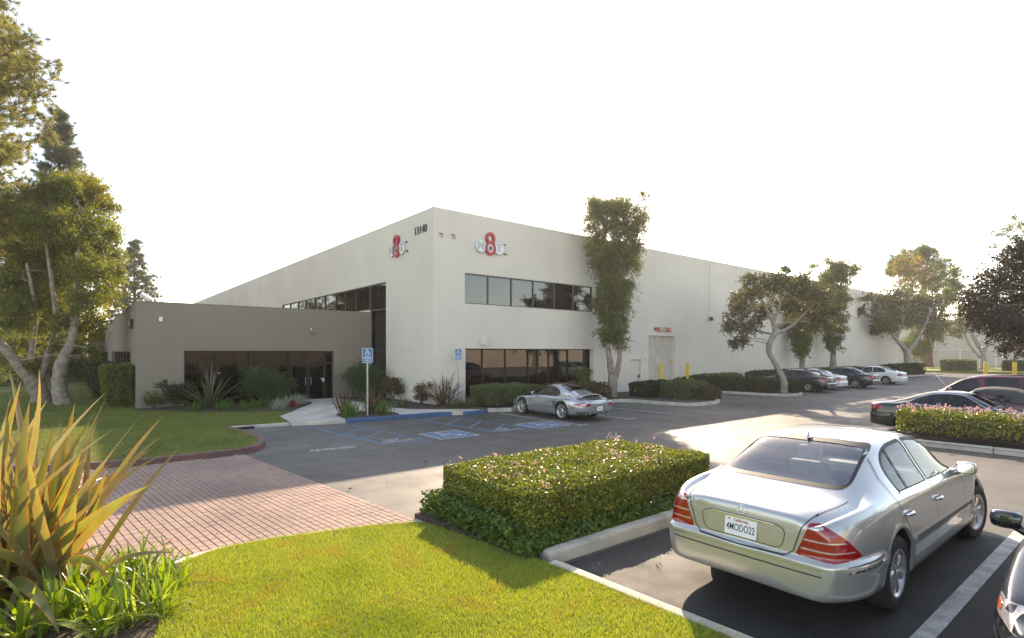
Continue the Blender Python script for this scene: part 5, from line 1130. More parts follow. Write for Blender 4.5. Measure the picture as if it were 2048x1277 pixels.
# ------------------------------------------------------------------ vegetation
M['bark'] = pm('pale paper bark', (.27, .22, .175), .9, ns=5, na=.2, bump=.9, bs=16, ns2=22, na2=.3)
M['barkgrey'] = pm('grey smooth bark', (.30, .27, .23), .85, ns=4, na=.15, bump=.6, bs=20)
M['barkbrown'] = pm('red brown bark', (.20, .10, .065), .9, ns=5, na=.2, bump=.9, bs=14)
M['twig'] = pm('twig', (.13, .09, .065), .9, ns=10, na=.2)
L_ = {
 'hedge': leafm('hedge leaf', [(.04, .07, .012), (.085, .13, .018), (.16, .21, .026), (.28, .29, .04), (.40, .32, .05)], .2, .34, .55, (1.9, 1.7, .45)),
 'ivy': leafm('ivy leaf', [(.045, .08, .015), (.085, .14, .022), (.13, .20, .03)], .25, .45, .35),
 'flower': leafm('pink blossom', [(.55, .28, .30), (.66, .43, .43), (.72, .55, .53)], .3, .6, .3, (1.2, 1.0, 1.0)),
 'mela': leafm('paperbark leaf', [(.08, .095, .035), (.125, .14, .048), (.18, .19, .065), (.24, .235, .08)], .33, .55, .3),
 'meladark': leafm('dark olive leaf', [(.065, .085, .025), (.105, .13, .034), (.155, .175, .042), (.24, .235, .055)], .46, .5, .3, (1.7, 1.6, .5)),
 'gold': leafm('golden leaf', [(.14, .15, .03), (.22, .21, .04), (.32, .26, .05)], .5, .5, .3, (1.6, 1.5, .6)),
 'ficus': leafm('leathery leaf', [(.045, .052, .02), (.08, .085, .032), (.12, .12, .042), (.19, .165, .06)], .3, .42, .4),
 'purple': leafm('dark bronze leaf', [(.018, .022, .012), (.035, .035, .018), (.06, .04, .028), (.11, .065, .045)], .18, .42, .35),
 'yellow': leafm('autumn leaf', [(.12, .13, .04), (.20, .18, .05), (.30, .22, .06), (.36, .22, .07)], .45, .5, .3, (1.5, 1.3, .6)),
 'willow': leafm('weeping leaf', [(.08, .11, .035), (.13, .16, .05), (.19, .21, .07)], .45, .55, .25),
 'needle': leafm('pine needle', [(.13, .15, .07), (.19, .20, .09), (.26, .26, .11), (.34, .31, .13)], .45, .5, .3, (1.4, 1.3, .6)),
 'needled': leafm('dark pine needle', [(.05, .065, .03), (.085, .10, .045), (.13, .14, .06)], .35, .5),
 'box': leafm('grey green hedge leaf', [(.045, .075, .025), (.08, .115, .04), (.12, .155, .06), (.16, .19, .09)], .28, .5),
 'dark': leafm('dark hedge leaf', [(.015, .028, .008), (.03, .048, .012), (.055, .07, .018)], .25, .4),
 'bronzeshrub': leafm('coppery shrub leaf', [(.05, .055, .018), (.10, .085, .03), (.16, .09, .04)], .3, .5),
 'green': leafm('fresh green blade', [(.045, .10, .015), (.08, .16, .02), (.13, .22, .03)], .38, .35, .5),
 'lily': leafm('strap leaf', [(.10, .17, .02), (.17, .26, .035), (.26, .36, .05), (.40, .44, .16)], .45, .28, .6, (1.6, 1.5, .5)),
 'fescue': leafm('blue grey fescue', [(.22, .26, .21), (.32, .36, .29), (.42, .45, .36)], .3, .6),
 'palm': leafm('feathery frond', [(.03, .06, .02), (.06, .10, .03), (.09, .13, .045)], .35, .5),
 'bronzeflax': leafm('bronze flax blade', [(.07, .035, .025), (.13, .075, .045), (.20, .14, .08)], .3, .4),
 'grass': leafm('lawn blade', [(.14, .21, .03), (.22, .30, .045), (.31, .38, .065), (.40, .41, .12), (.48, .43, .20)], .45, .55, .25, (1.6, 1.55, .45), [(2.2, (.36, .26, .09), .56, .72, .75), (.7, (.12, .19, .015), .52, .7, .6), (9., (.40, .32, .15), .62, .75, .6)]),
 'grass2': leafm('lawn blade shade', [(.085, .13, .025), (.135, .18, .032), (.19, .23, .045), (.25, .25, .07)], .38, .6, .2, (1.5, 1.4, .5), [(1.1, (.17, .145, .06), .52, .7, .6), (.35, (.06, .12, .02), .5, .65, .5)]),  # darker copy of the lawn blade, left lawn's shade put into its colours
}
for k, m in L_.items(): M['L_'+k] = m
def unit(a): return a/np.maximum(1e-9, np.linalg.norm(a, axis=-1, keepdims=True))
def rdir(n): return unit(RNG.normal(size=(n, 3)))
def leaves(name, C, size, ratio, mat, parent=None, normal=None, axis=None, fold=.15, kind=None, loc=None):
    """one mesh of n single folded leaves; C world positions"""
    n = len(C); size = np.broadcast_to(np.asarray(size, float), (n,)) if np.ndim(size) else np.full(n, float(size)); size = size*RNG.uniform(.7, 1.3, n)
    A = unit(rdir(n)*1.0+(0 if axis is None else axis)); N = rdir(n)*.8+(0 if normal is None else normal)
    B = unit(np.cross(A, N)); Nn = np.cross(B, A); s = size[:, None]
    V = np.stack([C-A*s*.5, C+B*s*ratio*.5+Nn*s*fold*.5-A*s*.05, C+A*s*.5, C-B*s*ratio*.5+Nn*s*fold*.5-A*s*.05], 1).reshape(-1, 3)
    F = np.arange(4*n).reshape(n, 4)
    if parent is None and loc is not None: V = V-np.array(loc)
    o = link(name, npmesh(name, V, F), mat, parent, kind)
    if parent is None and loc is not None: o.location = loc
    return o
def clump_points(cl, n, hollow=.55, flat=1., sprig=.0, droop=0.):
    """points in balls (x, y, z, r): denser towards the outside of each clump"""
    cl = np.array(cl, float); w = cl[:, 3]**1.9; k = RNG.choice(len(cl), n, p=w/w.sum()); d = rdir(n); rad = RNG.uniform(0, 1, n)**(1/(3-2*hollow+1e-6))
    if sprig > 0:            # twigs that reach out of the clump carry part of the leaves: ragged outline, gaps between
        m = RNG.uniform(size=n) < sprig; K = 16; S = rdir(len(cl)*K)*[1, 1, .8]+[0, 0, -.25*droop]; sd = S.reshape(len(cl), K, 3)[k, RNG.integers(0, K, n)]
        lim = RNG.uniform(1.0, 1.75, len(cl)*K).reshape(len(cl), K); t = RNG.uniform(.45, 1, n)*RNG.uniform(1.05, 1.7, n)
        P2 = cl[k, :3]+(unit(sd)*t[:, None]+RNG.normal(size=(n, 3))*.10)*cl[k, 3][:, None]; P2[:, 2] -= droop*.25*(t**2)*cl[k, 3]
        P1 = cl[k, :3]+d*[1, 1, flat]*(rad*.92*cl[k, 3])[:, None]; return np.where(m[:, None], P2, P1), d
    return cl[k, :3]+d*[1, 1, flat]*(rad*cl[k, 3])[:, None], d
def limb(mb, a, b, r0, r1, sag=0., wob=.06, n=6, seg=7):
    a, b = Vector(a), Vector(b); L = (b-a).length; P = []
    for k in range(n+1):
        t = k/n; p = a.lerp(b, t)+Vector((0, 0, sag*L*math.sin(math.pi*t))); q = wob*L*math.sin(math.pi*t)*.5
        P.append(p+Vector((random.uniform(-q, q), random.uniform(-q, q), random.uniform(-q, q)*.5)))
    mb.tube(P, [r0+(r1-r0)*(k/n)**.8 for k in range(n+1)], seg); return P
def trunk_tube(mb, pts, rads, n=12, rough=.12):
    P = smooth_path(pts, 5); m = len(P); rr = np.interp(np.linspace(0, 1, m), np.linspace(0, 1, len(rads)), rads)
    b = len(mb.v); mb.tube(P, [r*random.uniform(1-rough*.4, 1+rough*.4) for r in rr], n)
    for i in range(b, len(mb.v)):
        v = Vector(mb.v[i]); c = P[min(m-1, (i-b)//n)]; mb.v[i] = tuple(c+(v-c)*random.uniform(1-rough, 1+rough))
    return P
def tree(name, label, base, trunks, clumps, nleaf, lsize, ratio, leafmat, bark, cat='tree', group=None, limbs=None, flat=.9, extra=None, hollow=.55, droop=0., lr=.05, tk=.75):
    """trunks: lists of (dx, dy, z, r); clumps: (dx, dy, z, r)"""
    o = thing(name, label, cat, base, group); bx, by, bz = base
    mb = MB(); ends = []
    for t in trunks:
        P = trunk_tube(mb, [(bx+q[0], by+q[1], bz+q[2]) for q in t], [q[3]*tk for q in t]); ends += P[len(P)//2:]
    cl = [(bx+c[0], by+c[1], bz+c[2], c[3]) for c in clumps]
    for c in (cl if limbs is None else cl[:limbs]):
        p = Vector(c[:3]); cand = [e for e in ends if e.z < p.z+.3] or ends; e = min(cand, key=lambda q: (q-p).length+.3*abs(q.z-p.z))
        Q = limb(mb, e, p, lr*random.uniform(.8, 1.4), lr*.25, .06, .12)
        for k in range(2): limb(mb, Q[random.randint(2, 4)], p+Vector([random.uniform(-1, 1)*c[3]*.8 for _ in range(3)]), lr*.35, lr*.1, 0, .15, 4, 5)
    mb.build('trunk', bark, o, smooth=True)
    C, D = clump_points(cl, nleaf, hollow, flat, .45, droop)
    leaves('crown', C, lsize, ratio, leafmat, o, normal=D*.7, axis=np.array([0, 0, -droop]))
    if extra:
        for nm, cls, n, sz, rt, mt, dr in extra:
            C, D = clump_points([(bx+c[0], by+c[1], bz+c[2], c[3]) for c in cls], n, .3, 1, .4, dr); leaves(nm, C, sz, rt, mt, o, normal=D*.5, axis=np.array([0, 0, -dr]))
    return o
def rc(n, x, y, z, r, seed):
    """n random clumps in a box: ranges for x, y, z and radius"""
    q = random.Random(seed); return [(q.uniform(*x), q.uniform(*y), q.uniform(*z), q.uniform(*r)) for _ in range(n)]
def at(px, py, d):
    """picture position and distance -> world point (used for distances found from the ground)"""
    l = (px-1024)/1085*d; return (l*.7764+d*.6303, -l*.6303+d*.7764, CAM_H-(py-705)*d/1085)
CR = np.array([.7764, -.6303, 0]); CF = np.array([.6303, .7764, 0])   # right and forward of the view
def pxclumps(lst, d, base, jit=.5, seed=1, s=1.):
    """clumps given as (px, py, radius in px) round distance d"""
    q = random.Random(seed); out = []
    for px, py, rp in lst:
        dd = d+q.uniform(-jit, jit); p = at(px, py, dd); out.append((p[0]-base[0], p[1]-base[1], p[2]-base[2], rp*dd/1085*s))
    return out
# ---- tall paperbark before the warehouse
b1 = (23.2, 19.8, .12)
def paper(seed, top, hw, d, base, px0):
    q = random.Random(seed); out = []
    for k in range(170):
        t = q.random(); z = 2.8+(top-2.8)*t; w = hw*(.30+.64*t)
        a = q.uniform(-1, 1)*w+.30*t; b = q.uniform(-1, 1)*w*.8; out.append((a*CR[0]+b*CF[0], a*CR[1]+b*CF[1], z, q.uniform(.3, .62)*(.75+.35*t)))
    return out
tree('paperbark_tree', 'tall paperbark tree with twisted pale trunk in front of the warehouse wall', b1,
     [[(0, 0, -.1, .40), (.05, .0, .7, .30), (-.05, .05, 1.6, .25), (-.22, .12, 3, .17), (-.3, .15, 5, .12), (-.35, .2, 7, .07), (-.3, .2, 9.4, .03)], [(.1, -.05, .6, .2), (.3, -.22, 1.8, .18), (.38, -.3, 3.2, .13), (.35, -.28, 5, .09), (.5, -.4, 7.5, .05), (.6, -.4, 9.6, .02)]],
     paper(3, 11.0, 1.8, 30, b1, 1222), 60000, .14, .28, 'L_mela', 'bark', group='paperbark trees along the wall', droop=.5, lr=.035)
b2 = (54.5, 20.2, .12)
tree('paperbark_tree', 'second paperbark farther along the wall, behind the crooked tree', b2,
     [[(0, 0, -.1, .5), (0, 0, 1.5, .36), (.1, -.1, 4, .25), (0, 0, 8, .1), (.2, -.1, 10, .04)]],
     paper(8, 10.9, 1.8, 50, b2, 1665), 26000, .21, .3, 'L_mela', 'bark', group='paperbark trees along the wall', droop=.5, lr=.04)
b3 = (48.2, 20.3, .12)
tree('paperbark_tree', 'short paperbark with drooping twigs just behind the crooked tree', b3,
     [[(0, 0, -.1, .35), (.1, 0, 2, .25), (0, 0, 4.5, .16), (.1, 0, 7.2, .05)]],
     [(c[0]*.8, c[1]*.8, c[2]*.72+.2, c[3]) for c in paper(12, 10, 1.6, 46, b3, 1600)], 16000, .2, .28, 'L_willow', 'bark', group='paperbark trees along the wall', droop=.7, lr=.03)
# ---- crooked leathery-leaved trees
bT = (33.2, 15.0, .12)
cT = pxclumps([(1500, 590, 28), (1540, 570, 30), (1590, 575, 32), (1630, 590, 28), (1655, 620, 22), (1480, 620, 24), (1525, 620, 22), (1570, 610, 26), (1610, 620, 24), (1500, 560, 18), (1470, 650, 20), (1500, 655, 18), (1455, 655, 14), (1485, 680, 16), (1468, 688, 12), (1620, 650, 20), (1590, 650, 16), (1650, 650, 16), (1570, 655, 12), (1560, 560, 18), (1605, 562, 18), (1640, 600, 18), (1515, 640, 14), (1475, 600, 18), (1630, 630, 18)], 32.6, bT, 1.6, 4)
tree('crooked_tree', 'crooked grey-trunked tree with leathery leaves at the tip of the hedge island', bT,
     [[(0, 0, -.1, .30), (-.05, 0, .8, .24), (-.4, .3, 1.7, .19), (-.85, .5, 2.5, .2), (-.75, .4, 3.2, .2), (-.5, .3, 3.6, .2), (-.7, .4, 4.4, .14), (-1.2, .8, 5.6, .08)],
      [(-.5, .3, 3.5, .15), (.35, -.3, 4.0, .12), (1.4, -.7, 4.9, .08), (2.0, -1.0, 5.6, .05)], [(-.55, .35, 3.5, .1), (-1.6, 1.1, 3.75, .07), (-2.3, 1.6, 4.0, .04)], [(-.6, .35, 4.2, .12), (-.1, .2, 5.2, .09), (.3, .3, 6.1, .05)]],
     cT, 24000, .15, .45, 'L_ficus', 'barkgrey', group='crooked leathery-leaved trees', lr=.035)
bU = (71.0, 18.9, .12)
cU = pxclumps([(1745, 610, 20), (1770, 600, 22), (1800, 605, 26), (1830, 605, 26), (1860, 610, 22), (1735, 635, 16), (1760, 640, 20), (1800, 640, 24), (1840, 640, 24), (1870, 635, 18), (1885, 650, 14), (1722, 622, 10), (1750, 660, 12), (1775, 655, 14), (1860, 660, 14), (1820, 620, 20), (1735, 595, 10)], 60, bU, 3, 5, 1.22)
tree('crooked_tree', 'spreading grey-trunked tree beside the farthest white sedan', bU,
     [[(0, 0, -.1, .5), (0, 0, 2.4, .36), (-1.0, .8, 4, .26), (-2, 1.4, 5.6, .18), (-2.3, 1.6, 7, .1)], [(0, 0, 2.3, .3), (.9, -.7, 3.8, .24), (1.7, -1.3, 5.6, .16), (2.2, -1.6, 7, .08)], [(-.9, .7, 3.8, .2), (-.4, .3, 5.6, .16), (-.2, .2, 7, .1)]],
     cU, 22000, .24, .45, 'L_ficus', 'barkgrey', group='crooked leathery-leaved trees', lr=.06)
bW = (92.4, 16.3, .25)
cW = pxclumps([(1925, 650, 22), (1950, 640, 26), (1980, 650, 22), (1910, 665, 14), (1940, 620, 18), (1965, 615, 18), (1990, 630, 18)], 71, bW, 2.5, 6)
tree('crooked_tree', 'pale forked tree by the chain-link fence above the red minivan', bW,
     [[(0, 0, -.1, .55), (.1, 0, 2.2, .42), (-.9, .7, 4.2, .3), (-1.6, 1.2, 7, .18)], [(.1, 0, 2.1, .3), (1.1, -.8, 4.4, .22), (1.4, -1, 7, .1)], [(-.3, .2, 1.6, .22), (-1.5, 1.2, 3.6, .2), (-2.0, 1.6, 6, .12)]],
     cW, 9000, .26, .42, 'L_ficus', 'barkgrey', group='crooked leathery-leaved trees', lr=.07)
# ---- weeping tree with golden top behind
bY = (103.0, 24.6, .2)
cY = pxclumps([(1800, 540, 14), (1790, 525, 14), (1810, 515, 16), (1850, 510, 18), (1880, 530, 16), (1905, 570, 14), (1890, 600, 16), (1910, 545, 10), (1870, 560, 20), (1780, 545, 8), (1845, 500, 10), (1900, 590, 12), (1915, 575, 8)], 84, bY, 4, 7, 1.3)
tree('weeping_tree', 'tall hazy tree with golden leaves in its crown and red-brown trunk', bY,
     [[(0, 0, -.1, .9), (-.3, .2, 4, .6), (-.2, 0, 8, .5), (-.6, .5, 12, .3), (0, 0, 17, .1)], [(-.3, 0, 5, .4), (2, -1.4, 9, .25), (3.5, -2.4, 13, .1)]], cY, 15000, .4, .3, 'L_willow', 'barkbrown', lr=.08, droop=.6,
     extra=[('golden_leaves', pxclumps([(1800, 535, 20), (1820, 550, 22), (1845, 545, 22), (1855, 570, 18), (1815, 570, 18), (1835, 525, 14)], 80, bY, 2, 8), 5000, .36, .35, 'L_yellow', .3), ('weeping_twigs', pxclumps([(1830, 675, 14), (1845, 690, 14), (1870, 670, 14), (1885, 655, 14), (1835, 705, 12), (1825, 640, 16), (1860, 645, 18), (1815, 690, 12)], 84, bY, 2, 9), 6000, .5, .18, 'L_willow', 1.2)])
# ---- right: dark bronze tree near, sparse eucalypt behind
bP = (36.4, 3.2, .12)
cP = pxclumps([(1960, 590, 26), (1990, 560, 30), (2030, 540, 30), (1950, 625, 22), (1985, 620, 34), (2030, 600, 40), (2070, 560, 50), (2010, 655, 30), (2045, 660, 34), (1975, 655, 20), (1940, 600, 14), (2020, 690, 18), (2045, 700, 18), (2080, 640, 50), (2130, 590, 60), (2180, 640, 60), (2035, 510, 22), (2060, 500, 26), (2120, 520, 50), (2010, 700, 10), (1945, 645, 12), (2160, 560, 50), (2220, 610, 50)], 25.5, bP, 1.6, 10, 1.12)
tree('bronze_leaf_tree', 'dark bronze-leaved tree reaching in from the right edge', bP,
     [[(0, 0, -.1, .35), (.1, 0, 1.4, .28), (-.3, .3, 3, .2), (-.8, .6, 5, .1)], [(.1, 0, 1.5, .2), (.9, -.7, 3, .15), (1.4, -1, 5, .08)]], cP, 48000, .14, .55, 'L_purple', 'barkgrey', lr=.04)
bE = at(2075, 741, 70)[:2]+(0,)
cE = pxclumps([(2000, 470, 9), (2020, 455, 12), (2040, 450, 12), (1990, 490, 8), (2010, 500, 8), (2030, 480, 10), (2045, 500, 10), (2000, 520, 6), (2060, 470, 20), (2090, 480, 26), (2120, 520, 30), (1985, 465, 5), (2030, 435, 9), (2070, 440, 18)], 70, bE, 3, 11)
tree('eucalypt_tree', 'sparse tall eucalypt top above the dark bronze tree', bE,
     [[(0, 0, -.1, .5), (-.5, .4, 6, .35), (-1, .6, 12, .22), (-2.5, 1.8, 16, .1), (-3.6, 2.6, 18, .05)]], cE, 2600, .42, .3, 'L_willow', 'barkgrey', lr=.05, droop=.8)
# ---- left: big twin-trunk paperbark with golden edge
bL = (-.3, 32.6, .13)
cL = pxclumps([(110, 400, 40), (150, 385, 40), (190, 400, 36), (80, 440, 44), (130, 450, 50), (185, 450, 40), (60, 490, 40), (110, 500, 50), (165, 500, 46), (215, 500, 26), (70, 550, 40), (130, 555, 48), (190, 545, 40), (230, 540, 20), (60, 600, 36), (110, 605, 40), (170, 600, 36), (215, 590, 26), (40, 640, 34), (90, 650, 26), (60, 690, 20), (160, 655, 18), (165, 720, 10), (180, 700, 12), (140, 370, 26), (175, 370, 24), (100, 375, 24), (225, 470, 18), (240, 560, 12), (30, 450, 30), (20, 560, 34), (25, 610, 30), (130, 640, 26), (190, 640, 20), (30, 690, 22), (60, 730, 14), (145, 700, 16), (190, 715, 12), (110, 690, 14)], 26.5, bL, 1.8, 12)
tree('twin_trunk_tree', 'large twin-trunked paperbark with dense olive crown left of the annex', bL,
     [[(.05, .1, -.1, .42), (-.1, .1, .5, .34), (-.15, 0, 1.3, .30), (.0, -.05, 2.1, .27), (.35, -.2, 3.1, .2), (.4, -.3, 4.4, .15), (.5, -.3, 6.4, .09), (.6, -.4, 8.6, .03)], [(-.75, 2.0, -.1, .5), (-1.0, 1.7, .8, .40), (-1.7, 1.4, 2.0, .24), (-2.5, 1.3, 3.3, .18), (-2.8, 1.2, 4.4, .1)], [(-.9, 1.8, .9, .2), (-.3, .6, 3.6, .13), (-.4, .3, 5.5, .09), (-.7, .2, 8, .04)], [(-1.3, 1.5, 1.5, .14), (-1.0, .9, 4.0, .1), (-1.3, .6, 6.5, .05)]],
     cL, 85000, .14, .38, 'L_meladark', 'bark', lr=.035, tk=.9, extra=[('golden_leaves', pxclumps([(195, 385, 30), (215, 420, 26), (225, 460, 24), (235, 510, 20), (170, 360, 26), (130, 365, 22), (185, 640, 24), (185, 670, 22), (160, 690, 18), (200, 610, 20), (120, 720, 14), (228, 560, 20), (20, 505, 20), (160, 425, 22), (90, 400, 20)], 27.2, bL, 1.5, 13), 9000, .12, .4, 'L_gold', .1)])
# ---- pines
def pine(label, base, H, z0, rad, ntuft, nl, mat, seed, nn=42, needle=.2, side=None):
    o = thing('pine_tree', label, 'tree', base, 'pines on the left'); q = random.Random(seed); bx, by, bz = base; mb = MB()
    trunk_tube(mb, [(bx, by, bz-.1), (bx+.1, by, bz+H*.4), (bx, by+.1, bz+H*.8), (bx, by, bz+H)], [H*.017, H*.012, H*.006, .03], 10, .06)
    tips = []
    z = z0
    while z < H*.985:
        t = (z-z0)/(H-z0); Lb = rad*(.55+.75*math.sin(math.pi*min(1, .25+t*.75)))*(1-t)**.55+.35
        for k in range(q.randint(4, 7)):
            a = q.uniform(0, 6.283); L = Lb*q.uniform(.7, 1.15); e = Vector((math.cos(a), math.sin(a), 0))
            p0 = Vector((bx, by, bz+z)); P = [p0+e*L*s+Vector((0, 0, L*(.12*s+.28*s*s))) for s in (0, .3, .6, .85, 1)]
            mb.tube(P, [.035+.012*L, .03+.008*L, .02+.004*L, .015, .008], 5); m = max(6, int((L+.8)*nl))
            for j in range(m):
                s = q.uniform(.3, 1.0); i = min(3, int(s*4)); p = p0+e*L*s+Vector((0, 0, L*(.12*s+.28*s*s))); off = Vector((q.gauss(0, 1), q.gauss(0, 1), q.gauss(.3, .6)))*(.13+.10*L*(1-s)+.03*L)
                tips.append((p+off, (e*.6+off.normalized()*.6+Vector((0, 0, .6))).normalized(), p))
        z += q.uniform(.35, .6)*(H/20)**.5
    q.shuffle(tips); tips = tips[:ntuft]
    for p, d, s in tips: mb.tube([s, s.lerp(p, .6)+Vector((0, 0, .03)), p], [.014, .011, .007], 4, False)
    mb.build('trunk', 'barkbrown', o, smooth=True)
    T = np.array([t[0][:] for t in tips]); D = np.array([t[1][:] for t in tips]); n = len(T)
    C = np.repeat(T, nn, 0); dd = unit(np.repeat(D, nn, 0)*.75+rdir(n*nn)); L = (needle*RNG.uniform(.7, 1.2, n*nn))[:, None]; B = unit(np.cross(dd, rdir(n*nn)))*needle*.04
    C = C-np.repeat(D, nn, 0)*RNG.uniform(0, .18, n*nn)[:, None]
    V = np.stack([C-B, C+B, C+dd*L], 1).reshape(-1, 3); V[2::3, 2] -= needle*.12
    link('crown', npmesh('crown', V, np.arange(len(V)).reshape(-1, 3)), mat, o); return o
pine('tall pine with loose needle tufts at the left edge, top out of frame', (-5.75, 36.5, .13), 27, 7.0, 4.7, 12000, 22, 'L_needle', 21, 34, .34)
pine('pine with a pointed top rising behind the twin-trunked tree', at(118, 741, 46)[:2]+(.13,), 23.2, 6, 2.7, 3600, 18, 'L_needled', 22, 34, .42)
pine('small pine seen over the annex roof', at(268, 741, 73)[:2]+(.1,), 17.6, 3, 3.2, 2000, 14, 'L_needled', 23, 30, .50)
pine('dark pine behind the left edge of the lawn', at(28, 741, 52)[:2]+(.13,), 17.5, 2.5, 4.4, 2600, 14, 'L_needled', 24, 30, .48)
for k, (px, d, h, r, lab) in enumerate(((10, 60, 9, 3.6, 'round dark tree far left behind the flax'), (60, 75, 10, 4, 'round dark tree far behind the twin trunks'), (-40, 45, 7, 3, 'golden-edged bushy tree at the left picture edge'), (120, 95, 9, 4, 'low dark tree at the far end of the annex'), (-15, 90, 12, 5, 'tall dark broadleaf tree at the far left'))):
    p = at(px, 741, d); tree('broadleaf_tree', lab, (p[0], p[1], .1), [[(0, 0, -.1, .25), (0, .1, 1.5, .2), (.1, 0, 3, .14), (0, 0, h*.7, .05)]], rc(22, (-r, r), (-r, r), (1.2, h), (.8, 1.5), 40+k), 7000, .24, .45, 'L_gold' if k == 2 else 'L_meladark', 'barkgrey', group='background trees on the left')
q = random.Random(91)
for k in range(9):       # belt of trees closing the view behind the lawn on the left
    px = -75+k*27; d = 62+10*(k % 3); p = at(px, 741, d); h = 8.5+q.uniform(-1.5, 2)
    tree('belt_tree', 'leafy tree in the belt closing the view behind the left lawn', (p[0], p[1], .1), [[(0, 0, -.1, .22), (0, .1, 1.5, .18), (.1, 0, 3, .12), (0, 0, h*.7, .05)]], rc(26, (-3, 3), (-3, 3), (.7, h), (.9, 1.6), 140+k), 6000, .27, .5, ('L_meladark', 'L_willow', 'L_meladark', 'L_gold')[k % 4], 'barkgrey', group='tree belt on the left')
for k, (px, d, h, r, mt, lab) in enumerate(((15, 42, 4.2, 2.0, 'L_meladark', 'dark bush behind the flax tips'), (70, 48, 4.5, 2.2, 'L_gold', 'golden bush behind the leaning trunk'), (112, 44, 3.8, 1.3, 'L_meladark', 'dark bush right behind the twin trunks'), (178, 46, 5.2, 1.15, 'L_gold', 'tall golden bush close to the annex side wall'), (-30, 38, 4.5, 2.0, 'L_willow', 'green bush at the left picture edge'))):
    p = at(px, 741, d); tree('tall_bush', lab, (p[0], p[1], .1), [[(0, 0, -.1, .12), (0, .05, 1, .1), (.1, 0, h*.6, .04)]], rc(18, (-r, r), (-r, r), (.5, h), (.5, .9), 240+k), 7000, .17, .5, mt, 'barkgrey', cat='bush', group='bushes behind the twin trunks', lr=.02)
# trees across the lot, mirrored in the windows; last two added to dim the annex reflections
for k, (x, y, h) in enumerate(((38, -16, 7.5), (52, -15, 8), (64, -16.5, 8.5), (24, -17, 7), (13, -15, 8))):
    tree('lot_tree', 'small tree across the lot, seen mirrored in the lower windows', (x, y, 0), [[(0, 0, -.1, .25), (.1, 0, 2, .18), (-.3, .1, 4, .12), (0, 0, h*.8, .05)], [(.1, 0, 2, .12), (.9, .2, 3.6, .1), (1.4, .2, 5.5, .05)]], rc(16, (-2.6, 2.6), (-2.2, 2.2), (3.6, h), (.8, 1.3), 60+k), 3500, .3, .45, 'L_ficus', 'barkgrey', group='trees mirrored in the windows')
# ---- hedges
def hedge_pts(x0, x1, y0, y1, z0, z1, n, inner=.3, wob=.04, rnd=.18):
    """points in the skin of a clipped block with rounded shoulders"""
    lx, ly, lz = (x1-x0)/2, (y1-y0)/2, (z1-z0); areas = np.array([4*lx*ly, 2*lx*lz, 2*lx*lz, 2*ly*lz, 2*ly*lz]); f = RNG.choice(5, n, p=areas/areas.sum())
    u, v = RNG.uniform(-1, 1, n), RNG.uniform(-1, 1, n); P = np.zeros((n, 3)); N = np.zeros((n, 3)); w = (v+1)/2
    for k, (a, nn) in enumerate((((u, v, 1+0*u), (0, 0, 1)), ((u, -1+0*u, w), (0, -1, 0)), ((u, 1+0*u, w), (0, 1, 0)), ((-1+0*u, u, w), (-1, 0, 0)), ((1+0*u, u, w), (1, 0, 0)))):
        m = f == k; P[m] = np.stack(a, 1)[m]; N[m] = nn
    Q = P*[lx, ly, lz]
    # round the vertical corners and shoulders
    for a, b in ((0, 1),):
        ca, cb = np.maximum(0, np.abs(Q[:, a])-(lx-rnd)), np.maximum(0, np.abs(Q[:, b])-(ly-rnd)); r = np.hypot(ca, cb); s = np.where(r > rnd, rnd/np.maximum(r, 1e-6), 1)
        Q[:, a] = np.sign(Q[:, a])*(np.minimum(np.abs(Q[:, a]), lx-rnd)+ca*s); Q[:, b] = np.sign(Q[:, b])*(np.minimum(np.abs(Q[:, b]), ly-rnd)+cb*s)
    edge = np.minimum(lx-np.abs(Q[:, 0]), ly-np.abs(Q[:, 1])); sh = np.clip(1-edge/rnd, 0, 1)*np.clip((Q[:, 2]-(lz-rnd*.8))/(rnd*.8), 0, 1); Q[:, 2] -= sh*rnd*.45
    dep = RNG.exponential(inner*.35, n); dep = np.minimum(dep, min(lx, ly)*.9); Q -= N*dep[:, None]
    wv = wob*(np.sin(Q[:, 0]*5.1+Q[:, 2]*3)+np.sin(Q[:, 1]*6.3+1)+np.sin(Q[:, 0]*11+Q[:, 1]*9)*.6); Q += N*wv[:, None]
    return Q+[(x0+x1)/2, (y0+y1)/2, z0], N
